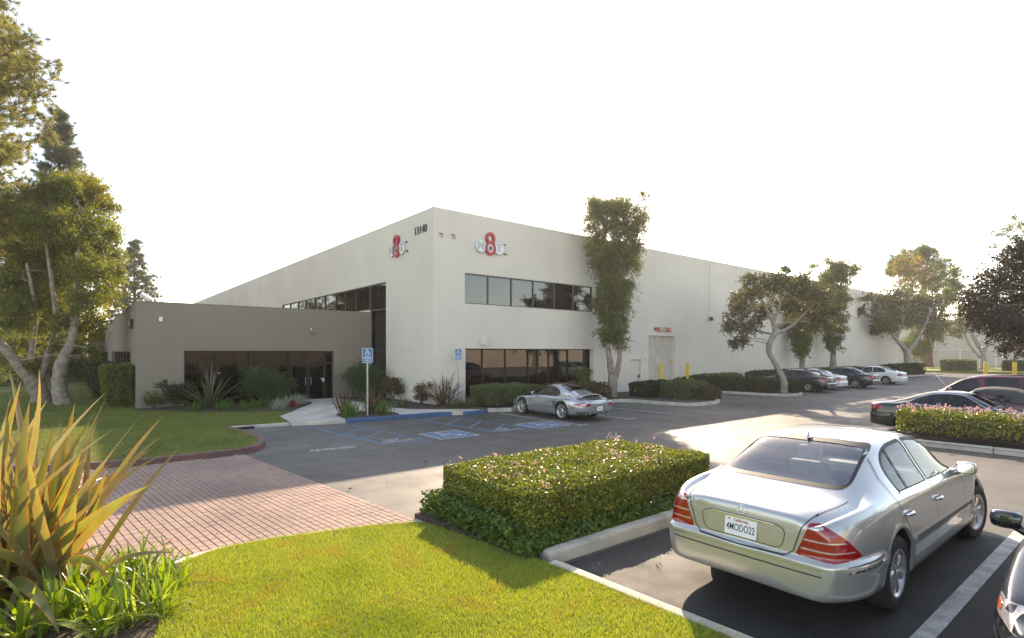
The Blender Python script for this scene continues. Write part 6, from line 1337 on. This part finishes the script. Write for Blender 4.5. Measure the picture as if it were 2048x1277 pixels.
def hedge(label, x0, x1, y0, y1, z0, z1, n, size, mat, flowers=0, name='hedge', stems=0, group='clipped hedges', ratio=.6, core=True, inner=.3, wob=.04):
    o = thing(name, label, 'hedge', ((x0+x1)/2, (y0+y1)/2, z0), group)
    P, N = hedge_pts(x0, x1, y0, y1, z0, z1, n, inner, wob); leaves('foliage', P, size, ratio, mat, o, normal=N*.5, axis=N*.3+np.array([0, 0, .25]))
    if core:
        mb = MB(); c = min(.32, (x1-x0)*.28, (y1-y0)*.28); mb.box(x0+c, x1-c, y0+c, y1-c, z0-.02, z1-c*.8).build('twig_core', 'twig', o, bevel=c*.3)
    if stems:
        q = random.Random(int(x0*10))
        mb = MB()
        for k in range(stems):
            a = (q.uniform(x0+.2, x1-.2), q.choice((y0+.12, y0+.2, y1-.15)) if k % 2 else q.uniform(y0, y1), z0-.05); b = (a[0]+q.uniform(-.3, .3), a[1]+q.uniform(-.2, .2), z1-.2); mb.tube([a, ((a[0]+b[0])/2+q.uniform(-.1, .1), (a[1]+b[1])/2+q.uniform(-.1, .1), (a[2]+b[2])/2), b], [.016, .012, .007], 5)
        mb.build('stems', 'twig', o)['kind'] = 'stuff'
    if flowers:
        q = np.random.default_rng(int(x1*7)); C = []
        for k in range(flowers):
            cx, cy = (q.uniform(x0, x1), q.uniform(y0, y1)) if k % 3 else (q.uniform(x0+(x1-x0)*.45, x1), q.uniform(y0, y1)); h = q.uniform(-.02, .1)
            m = q.integers(6, 18); C.append(np.array([cx, cy, z1+h])+q.normal(size=(m, 3))*[.03, .03, .03])
        C = np.concatenate(C); leaves('blossoms', C, .028 if flowers < 100 else .045, .9, 'L_flower', o, kind='stuff')
    return o
hg = hedge('clipped hedge with pink blossoms in the island beside the silver sedan', 4.40, 8.55, 5.05, 7.2, .28, .86, 100000, .039, 'L_hedge', 38, stems=70, inner=.32, wob=.016)
# ivy skirt under it
n = 26000; u = RNG.uniform(0, 1, n); P = np.zeros((n, 3)); per = RNG.uniform(0, 1, n)
P[:, 0] = np.where(per < .62, RNG.uniform(4.15, 9.0, n), RNG.uniform(4.12, 4.6, n)); P[:, 1] = np.where(per < .62, 4.86+RNG.exponential(.25, n), RNG.uniform(4.85, 7.3, n)); P[:, 1] = np.minimum(P[:, 1], 7.3)
P[:, 2] = .14+RNG.uniform(0, 1, n)**1.6*(.10+.28*np.clip((P[:, 1]-4.85)/.5, 0, 1)*np.where(per < .62, 1, .7))
tag(leaves('ivy_ground_cover', P, .055, .85, 'L_ivy', None, normal=np.array([-.2, -.3, .9]), loc=(6, 5, .13), kind='stuff'), 'low green ivy growing under the flowering hedge', 'ivy')
hedge('clipped hedge with pink blossoms across the aisle before the green coupe', 18.3, 19.55, -9, 5.15, .30, .93, 36000, .07, 'L_hedge', 330, stems=60, inner=.3, wob=.03)
hedge('pale grey-green box hedge under the lower front window', 14.15, 16.6, 19.0, 20.6, .22, 1.08, 14000, .075, 'L_box', wob=.03)
hedge('low dark shrub between the box hedge and the sports coupe', 16.75, 18.2, 19.3, 20.5, .12, .95, 5000, .09, 'L_bronzeshrub')
hedge('rounded dark shrub behind the sports coupe spoiler', 18.4, 21.6, 18.5, 20.3, .12, .95, 9000, .09, 'L_bronzeshrub', wob=.08)
hedge('dark clipped hedge right of the tall paperbark', 23.9, 26.6, 17.9, 19.3, .12, .92, 9000, .09, 'L_dark')
hedge('grey-green mounded shrub at the end of the finger island', 24.4, 26.3, 15.9, 17.6, .12, 1.02, 7500, .09, 'L_box', wob=.1)
hedge('small olive shrub at the very tip of the finger island', 25.0, 26.4, 15.0, 15.8, .12, .75, 3500, .08, 'L_bronzeshrub', wob=.08)
hedge('long dark hedge on the island right of the roll-up door', 31.9, 33.6, 15.3, 21.2, .12, .95, 15000, .1, 'L_dark')
hedge('light green rounded hedge against the wall behind the long dark hedge', 33.2, 38.5, 20.3, 21.4, .12, 1.0, 6000, .11, 'L_box')
hedge('round dark bush at the foot of the crooked tree', 33.5, 34.4, 14.3, 15.0, .12, .85, 3000, .08, 'L_dark')
hedge('low dark hedge along the wall behind the parked sedans', 40.2, 62, 19.9, 21.2, .12, 1.1, 9000, .15, 'L_dark')
hedge('dark hedge by the farthest white sedan', 64, 74, 17.9, 19.4, .12, 1.3, 7000, .17, 'L_dark')
hedge('dark hedge on the far lawn left of the yellow bollards', 84.5, 88, 16, 19, .25, 1.6, 5000, .2, 'L_box')
hedge('short far hedge beside the yellow bollards', 90, 93, 11.5, 14, .25, 1.5, 3500, .2, 'L_dark')
hedge('box-shaped hedge against the annex side wall near its corner', 1.05, 2.1, 29.0, 31.4, .3, 2.0, 13000, .09, 'L_meladark', wob=.05)
hedge('dark hedge under the second annex side window', .9, 2.05, 34.5, 38.5, .2, 1.9, 7000, .12, 'L_dark')
hedge('dark hedge under the far annex side windows', .9, 2.05, 42.5, 52, .2, 1.9, 7000, .14, 'L_dark')
# ---- strap-leaved plants
def blade_mesh(P0, P1, P2, w, n=9, fold=.25, twist=0., up=(0, 0, 1)):
    """strap leaf along a bent path with a keel; attribute edge: 0 on the keel, 1 on the margin"""
    P0, P1, P2 = Vector(P0), Vector(P1), Vector(P2); V = []; E = []; up0 = Vector(up)
    for k in range(n+1):
        t = k/n; p = P0*(1-t)**2+P1*2*t*(1-t)+P2*t*t; d = ((P1-P0)*(1-t)+(P2-P1)*t).normalized(); s = d.cross(up0); s = s.normalized() if s.length > .05 else Vector((1, 0, 0))
        s = Matrix.Rotation(twist*t, 3, d) @ s; nn = s.cross(d); ww = w*(.5+1.4*t if t < .35 else .99*(1-((t-.35)/.65)**1.9)+.004)
        f = fold*ww*(1-.4*t); V += [p-s*ww/2+nn*f, p, p+s*ww/2+nn*f]; E += [1, 0, 1]
    F = [(3*k+j, 3*k+j+1, 3*k+4+j, 3*k+3+j) for k in range(n) for j in range(2)]
    return [tuple(v) for v in V], F, E
def flaxm(name, mid, edge, dark, trans=.45):
    m, t, n, l, b = nt(name); at_ = n.new('ShaderNodeAttribute'); at_.attribute_name = 'edge'; oi = n.new('ShaderNodeObjectInfo')
    r = n.new('ShaderNodeValToRGB'); r.color_ramp.elements[0].color = rgb(mid); r.color_ramp.elements[1].color = rgb(edge); r.color_ramp.elements[0].position = .6; r.color_ramp.elements[1].position = .98; l.new(at_.outputs['Fac'], r.inputs[0])
    mx = n.new('ShaderNodeMix'); mx.data_type = 'RGBA'; l.new(oi.outputs['Random'], mx.inputs[0]); l.new(r.outputs[0], mx.inputs[6]); mx.inputs[7].default_value = rgb(dark); mx.inputs[0].default_value = .5
    h = n.new('ShaderNodeMath'); h.operation = 'MULTIPLY'; h.inputs[1].default_value = .7; l.new(oi.outputs['Random'], h.inputs[0]); l.new(h.outputs[0], mx.inputs[0])
    geo = n.new('ShaderNodeNewGeometry'); nz = n.new('ShaderNodeTexNoise'); nz.inputs['Scale'].default_value = 6; l.new(geo.outputs['Position'], nz.inputs['Vector'])
    m2 = n.new('ShaderNodeMix'); m2.data_type = 'RGBA'; m2.blend_type = 'MULTIPLY'; m2.inputs[0].default_value = .5; l.new(mx.outputs[2], m2.inputs[6]); l.new(nz.outputs['Color'], m2.inputs[7])
    l.new(m2.outputs[2], b.inputs['Base Color']); b.inputs['Roughness'].default_value = .33
    tr = n.new('ShaderNodeBsdfTranslucent'); mu = n.new('ShaderNodeMix'); mu.data_type = 'RGBA'; mu.blend_type = 'MULTIPLY'; mu.inputs[0].default_value = 1; mu.inputs[7].default_value = (1.9, 1.6, .5, 1); l.new(m2.outputs[2], mu.inputs[6]); l.new(mu.outputs[2], tr.inputs[0])
    ms = n.new('ShaderNodeMixShader'); ms.inputs[0].default_value = trans; l.new(b.outputs[0], ms.inputs[1]); l.new(tr.outputs[0], ms.inputs[2]); l.new(ms.outputs[0], n['Material Output'].inputs[0]); return m
M['flax'] = flaxm('striped flax leaf', (.20, .225, .08), (.48, .19, .06), (.30, .27, .18), .42)
def leaf_obj(parent, V, F, E, mat):
    me = bpy.data.meshes.new('leaf'); me.from_pydata(V, [], F); me.polygons.foreach_set('use_smooth', [True]*len(F))
    a = me.attributes.new('edge', 'FLOAT', 'POINT'); a.data.foreach_set('value', E); return link('leaf', me, mat, parent)
fx = thing('flax_plant', 'large bronze and yellow striped flax at the left front', 'plant', (-.40, 7.22, .07))
q = random.Random(5); B0 = Vector((-.40, 7.22, .07))
def flax_leaf(tip, w, bend=.25, spread=.22, up=None):
    up = up or (q.gauss(0, .5)-.25, q.gauss(0, .5)-.35, .8)
    a = Vector((q.gauss(0, spread), q.gauss(0, spread), 0)); p0 = B0+a; tip = Vector(tip); L = (tip-p0).length; mid = p0.lerp(tip, .5)+Vector((0, 0, bend*L))+Vector((q.gauss(0, .05), q.gauss(0, .05), 0))*L
    leaf_obj(fx, *blade_mesh(p0, mid, tip, w, 12, .14, q.uniform(-.5, .5), up), 'flax')
for px, py, d, w, bn in ((215, 782, 5.5, .13, .08), (228, 858, 5.3, .11, .12), (226, 905, 5.6, .10, .16), (215, 938, 5.7, .09, .18), (301, 970, 5.2, .12, .10), (277, 992, 5.5, .09, .3), (352, 1107, 5.1, .11, .22), (228, 1172, 4.9, .10, .42), (150, 805, 5.8, .11, .08), (78, 737, 5.7, .11, .05), (42, 762, 5.4, .12, .06), (18, 735, 5.9, .11, .04), (190, 1003, 5.4, .10, .15), (212, 1090, 5.6, .07, .35), (60, 800, 5.2, .13, .05), (110, 850, 5.0, .13, .1), (95, 800, 5.6, .12, .07), (165, 900, 5.2, .12, .12), (130, 880, 5.5, .12, .1), (155, 985, 5.1, .12, .1), (180, 860, 5.8, .10, .1), (120, 1270, 4.5, .15, .45), (60, 1277, 4.6, .12, .5), (175, 915, 6.0, .05, .3), (130, 860, 6.2, .05, .25), (170, 925, 6.1, .04, .35)):
    flax_leaf(at(px, py, d), w*.92, bn, .22, (q.gauss(0, .3), -.7, .6))
for k in range(185):
    az = q.uniform(0, 6.283) if k % 2 else q.uniform(1.2, 3.6); el = q.gauss(52, 17); L = q.uniform(1.1, 2.35); el = max(20, min(88, el)); tip = B0+Vector((math.cos(az)*math.cos(R(el))*L*1.0, math.sin(az)*math.cos(R(el))*L*1.0, math.sin(R(el))*L))
    if tip.x*.7764-tip.y*.6303 > -3.95: tip = tip+Vector((-.62, .5, .1))
    flax_leaf(tip, q.uniform(.05, .09), q.uniform(.05, .22))
def tuft(label, cat, loc, n, L, w, mat, el=(35, 85), spread=.08, name='strap_leaf_plant', bend=.22, droop=.0, group=None, fold=.2, seg=5):
    """one clump of arching blades as a single plant"""
    qq = random.Random(int(loc[0]*100+loc[1]*37)); V = []; F = []
    for k in range(n):
        az = qq.uniform(0, 6.283); e = R(qq.uniform(*el)); l = L*qq.uniform(.6, 1.15); p0 = Vector((qq.gauss(0, spread), qq.gauss(0, spread), 0)); t = p0+Vector((math.cos(az)*math.cos(e)*l, math.sin(az)*math.cos(e)*l, math.sin(e)*l-droop*l*qq.random())); t.z = max(t.z, .02)
        v, f, _ = blade_mesh(p0, p0.lerp(t, .5)+Vector((0, 0, bend*l)), t, w*qq.uniform(.7, 1.2), seg, fold, qq.uniform(-.5, .5)); b = len(V); V += v; F += [tuple(i+b for i in g) for g in f]
    me = bpy.data.meshes.new(name); me.from_pydata(V, [], F); me.polygons.foreach_set('use_smooth', [True]*len(F)); o = link(name, me, mat); o.location = loc; return tag(o, label, cat, group)
pos = [(300, 1150), (250, 1160), (205, 1170), (335, 1185), (285, 1195), (235, 1205), (180, 1215), (320, 1230), (265, 1245), (140, 1250), (205, 1265), (85, 1230), (60, 1275), (150, 1190)]
whr = ['nearest the bricks', 'in the bed, second from the bricks', 'beside the flax base', 'at the lawn edge', 'in the middle of the front bed', 'left of the middle of the front bed', 'under the flax leaves', 'lowest along the lawn edge', 'in the lower middle of the bed', 'at the lower left of the bed', 'at the bottom edge of the picture', 'against the flax at the far left', 'in the bottom left corner', 'in the shade of the flax']
for k, (px, py) in enumerate(pos):
    p = at(px, py, 1085*2.48/(py-705)); big = k in (9, 10, 12)
    tuft('green strap-leaved lily clump '+whr[k], 'plant', (p[0], p[1], .07), 42 if not big else 26, .48 if not big else .62, .026 if not big else .055, 'L_lily', (15, 85), .07, 'lily_clump', .26, .25, 'lily clumps in the front bed')
# beds by the entrance
fx2 = thing('flax_plant', 'grey-green flax before the dark annex window', 'plant', (4.6, 26.3, .15)); q2 = random.Random(9); B0 = Vector((4.6, 26.3, .15)); q = q2
M['flaxg'] = flaxm('grey green flax leaf', (.17, .17, .10), (.22, .14, .08), (.10, .11, .07), .3)
for k in range(64):
    az = q.uniform(0, 6.283); el = R(q.uniform(12, 84)); L = q.uniform(1.2, 2.35); a = Vector((q.gauss(0, .15), q.gauss(0, .15), 0)); t = B0+Vector((math.cos(az)*math.cos(el)*L, math.sin(az)*math.cos(el)*L*.7, max(.1, math.sin(el)*L-(.25 if q.random() < .3 else 0))))
    leaf_obj(fx2, *blade_mesh(B0+a, (B0+a).lerp(t, .5)+Vector((0, 0, .12*L)), t, q.uniform(.07, .11), 8, .2, q.uniform(-.8, .8)), 'flaxg')
tuft('bronze flax at the left of the planted island', 'plant', (8.15, 20.3, .14), 46, 1.0, .05, 'L_bronzeflax', (35, 82), .1, 'bronze_flax', .08, group='bronze flaxes')
tuft('bronze flax behind the access sign post', 'plant', (9.3, 20.4, .14), 52, 1.15, .055, 'L_bronzeflax', (30, 84), .12, 'bronze_flax', .08, group='bronze flaxes')
tuft('tall bronze flax at the warehouse corner', 'plant', (13.0, 20.9, .155), 70, 1.55, .06, 'L_bronzeflax', (20, 86), .14, 'bronze_flax', .08, group='bronze flaxes')
tuft('green lily clump left of the access sign post', 'plant', (8.2, 19.75, .14), 90, .62, .03, 'L_green', (30, 85), .16, 'lily_clump', .2, group='lily clumps by the entrance')
tuft('green lily clump right of the access sign post', 'plant', (9.45, 19.7, .14), 90, .62, .03, 'L_green', (30, 85), .16, 'lily_clump', .2, group='lily clumps by the entrance')
for k, (x, y, lab) in enumerate(((3.9, 25.5, 'below the grey-green flax on its left'), (4.9, 25.0, 'below the grey-green flax on its right'), (5.7, 24.5, 'nearest the lawn tip'), (5.2, 25.9, 'behind the grey-green flax'), (6.4, 25.4, 'in the middle of the annex bed'), (8.3, 26.4, 'beside the annex door'))):
    tuft('dark green lily clump '+lab, 'plant', (x, y, .15), 60, .55, .035, 'L_green', (15, 80), .14, 'lily_clump', .24, .2, 'lily clumps in the annex bed')
for x, y, lab in ((6.75, 24.0, 'nearest the walk'), (7.6, 25.0, 'second along the walk'), (8.2, 25.6, 'third along the walk')): tuft('pale blue-grey fescue mound '+lab+' to the annex door', 'plant', (x, y, .15), 260, .55, .012, 'L_fescue', (10, 85), .12, 'fescue_mound', .18, .15, 'fescue mounds', seg=4)
for x, y, lab in ((13.55, 19.6, 'by the thin sign post'), (13.1, 19.9, 'left of the thin sign post'), (11.4, 21.6, 'behind the planted island'), (14.0, 19.9, 'beside the warehouse corner')): tuft('grey-green fescue mound '+lab, 'plant', (x, y, .155), 240, .5, .014, 'L_box', (10, 85), .14, 'fescue_mound', .18, .15, 'fescue mounds', seg=4)
def shrub(label, loc, rx, ry, h, n, size, mat, ratio=.5, name='shrub', seed=1, cat='shrub', droop=0):
    o = thing(name, label, cat, loc); cl = [(loc[0]+a*rx, loc[1]+b*ry, loc[2]+c*h*.5, d*min(rx, ry)) for a, b, c, d in rc(12, (-.7, .7), (-.7, .7), (.5, 1.7), (.35, .6), seed)]
    C, D = clump_points(cl, n, .4, 1, .45, droop); C[:, 2] = np.maximum(C[:, 2], loc[2]+.02); leaves('foliage', C, size, ratio, mat, o, normal=D*.5, axis=np.array([0, 0, .4-droop]))
    mb = MB()
    for c in cl[:7]: mb.tube([(loc[0], loc[1], loc[2]-.05), ((loc[0]+c[0])/2, (loc[1]+c[1])/2, loc[2]+(c[2]-loc[2])*.6), c[:3]], [.02, .014, .007], 5)
    mb.build('stems', 'twig', o); return o
shrub('feathery dark green palm-like shrub before the annex window', (6.75, 26.5, .15), 1.25, .95, 1.7, 10000, .17, 'L_palm', .1, 'feathery_shrub', 3, droop=.2)
shrub('light bushy shrub left of the annex door', (8.0, 27.2, .15), .55, .45, 1.25, 2500, .08, 'L_bronzeshrub', .5, seed=4)
shrub('arching feathery palm shrub beside the dark glass strip', (11.75, 26.4, .155), .95, 1.0, 1.85, 9000, .2, 'L_palm', .1, 'feathery_shrub', 5, droop=.5)
shrub('coppery clipped shrub against the left warehouse wall', (12.3, 24.4, .155), .45, .8, 1.25, 4500, .08, 'L_bronzeshrub', .5, seed=6)
shrub('small pinkish shrub below the warehouse corner', (12.45, 21.9, .155), .42, .42, 1.15, 2000, .07, 'L_bronzeshrub', .5, seed=7)
shrub('small green shrub at the left foot of the annex wall', (2.75, 27.6, .15), .4, .3, .8, 1500, .08, 'L_willow', .4, seed=8)
shrub('dark low shrub left of the grey-green flax', (3.5, 27.2, .15), .75, .5, 1.25, 3500, .09, 'L_dark', .5, seed=10)
shrub('small pine-like shrub beside the lower front window', (21.9, 20.6, .12), .6, .5, 1.8, 3500, .09, 'L_willow', .2, seed=11)
shrub('red flowering shrub beside the fescue mounds', (7.55, 24.55, .15), .16, .16, .34, 500, .05, pm('crimson petals', (.25, .01, .03), .6), .6, seed=12)
tuft('orange-flowered lily stalk in the planted island', 'flower', (8.85, 19.95, .14), 14, .75, .02, 'L_yellow', (60, 88), .06, 'flower_stalk', .05)
shrub('dark fan-shaped shrub behind the chain-link fence', at(1990, 738, 96)[:2]+(.2,), 3.6, 3.6, 7.5, 3000, .35, 'L_dark', .5, seed=14)
# ---- lawns: real blades
def grass(label, poly, z, n, h, w, mat, falloff, name, lim=9999):
    P = np.array(poly); lo, hi = P.min(0), np.minimum(P.max(0), lim); out = []; got = 0
    while got < n:
        c = RNG.uniform(lo, hi, (n*2, 2)); d = c@CF[:2]; l = c@CR[:2]
        ok = (d > 4.2) & (np.abs(l/np.maximum(d, .1)) < 1.02) & (RNG.uniform(size=len(c)) < np.clip(falloff/np.maximum(d, .1), 0, 1)**2)
        c = c[ok]; x, y = c[:, 0], c[:, 1]; ins = np.zeros(len(c), bool)
        for i in range(len(P)):
            x1, y1 = P[i]; x2, y2 = P[i-1]
            if y1 == y2: continue
            ins ^= ((y1 > y) != (y2 > y)) & (x < (x2-x1)*(y-y1)/(y2-y1)+x1)
        c = c[ins]; out.append(c); got += len(c)
    c = np.concatenate(out)[:n]; n = len(c); a = RNG.uniform(0, 6.283, n); hh = h*RNG.uniform(.5, 1.3, n); lean = RNG.uniform(.1, .9, n)*hh; b = a+RNG.uniform(-2, 2, n)
    c = c+RNG.normal(size=c.shape)*.018
    B = np.stack([c[:, 0], c[:, 1], np.full(n, z-.012)], 1); s = np.stack([np.cos(a), np.sin(a), 0*a], 1)*w*.5; T = B+np.stack([np.cos(b)*lean, np.sin(b)*lean, hh], 1)
    V = np.stack([B-s, B+s, T], 1).reshape(-1, 3); o = link(name, npmesh(name, V, np.arange(3*n).reshape(n, 3)), mat, None, 'stuff'); return tag(o, label, 'grass')
grass('short sunlit yellow-green lawn grass in the foreground', lawnF, .105, 230000, .042, .0075, 'L_grass', 6.0, 'lawn_grass')
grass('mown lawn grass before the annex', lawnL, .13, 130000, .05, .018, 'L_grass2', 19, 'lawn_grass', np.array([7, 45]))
# fallen leaves
q = random.Random(77)
for k, (px, py, lab) in enumerate(((672, 1068, 'brown fallen leaf standing on the lawn edge by the bricks'), (850, 925, 'dry brown leaf lying on the sunlit asphalt'), (340, 1083, 'red fallen leaf on the bricks'), (340, 1205, 'red fallen leaf in the front bed'), (1030, 932, 'broad brown leaf caught on top of the flowering hedge'), (700, 980, 'small dark leaf on the asphalt beside the brick edge'), (1905, 985, 'pale fallen leaf on the asphalt near the silver sedan'), (850, 1040, 'reddish leaf litter piece at the hedge foot'))):
    z = .92 if k == 4 else (.11 if k in (0, 3) else .02); p = at(px, py, 1085*(CAM_H-z)/(py-705)); s = .06 if k != 4 else .1
    mb = MB().add([(-s, 0, 0), (-s*.3, s*.5, s*.25), (s, 0, s*.1), (-s*.3, -s*.5, s*.3), (0, 0, -.004)], [(0, 4, 1), (1, 4, 2), (2, 4, 3), (3, 4, 0)])
    o = mb.build('fallen_leaf', pm('leaf litter', ((.20, .09, .04) if k not in (2, 3) else (.25, .03, .03)), .7)); o.location = (p[0], p[1], z+.01); o.rotation_euler = (q.uniform(-.4, .4), q.uniform(-.4, .4), q.uniform(0, 6)); tag(o, lab, 'leaf')

# small litter blown about the lot
n = 700; P = np.stack([RNG.uniform(-1, 18, n), RNG.uniform(4.9, 13.5, n), np.full(n, .012)], 1)
P = P[~((P[:, 0] > 3.9) & (P[:, 0] < 9.9) & (P[:, 1] < 7.6)) & ~((P[:, 1] < 7.9) & (P[:, 0] < 4.2))]; P[P[:, 0] < 4.0, 2] = .022
P = P[RNG.uniform(size=len(P)) < .5]
tag(leaves('leaf_litter', P, .028, .55, pm('dry litter', (.16, .10, .05), .8), None, normal=np.array([0, 0, 3.]), kind='stuff', loc=(6, 9, .01)), 'scattered dry leaf litter on asphalt and bricks', 'litter')
# ------------------------------------------------------------------ added haze volume round everything, standing in for veiling lens glare
hm = bpy.data.materials.new('haze'); hm.use_nodes = True; hn = hm.node_tree.nodes; hn.remove(hn['Principled BSDF'])
pv = hn.new('ShaderNodeVolumePrincipled'); pv.inputs['Color'].default_value = (.97, .98, 1, 1); pv.inputs['Density'].default_value = .00045; pv.inputs['Anisotropy'].default_value = .5
hm.node_tree.links.new(pv.outputs[0], hn['Material Output'].inputs['Volume'])
hz = MB().box(-1600, 1600, -1600, 1600, -2.2, 34).build('haze', hm, kind='stuff'); hz['label'] = 'thin added haze volume standing in for lens glare over the lot'; hz['category'] = 'haze'
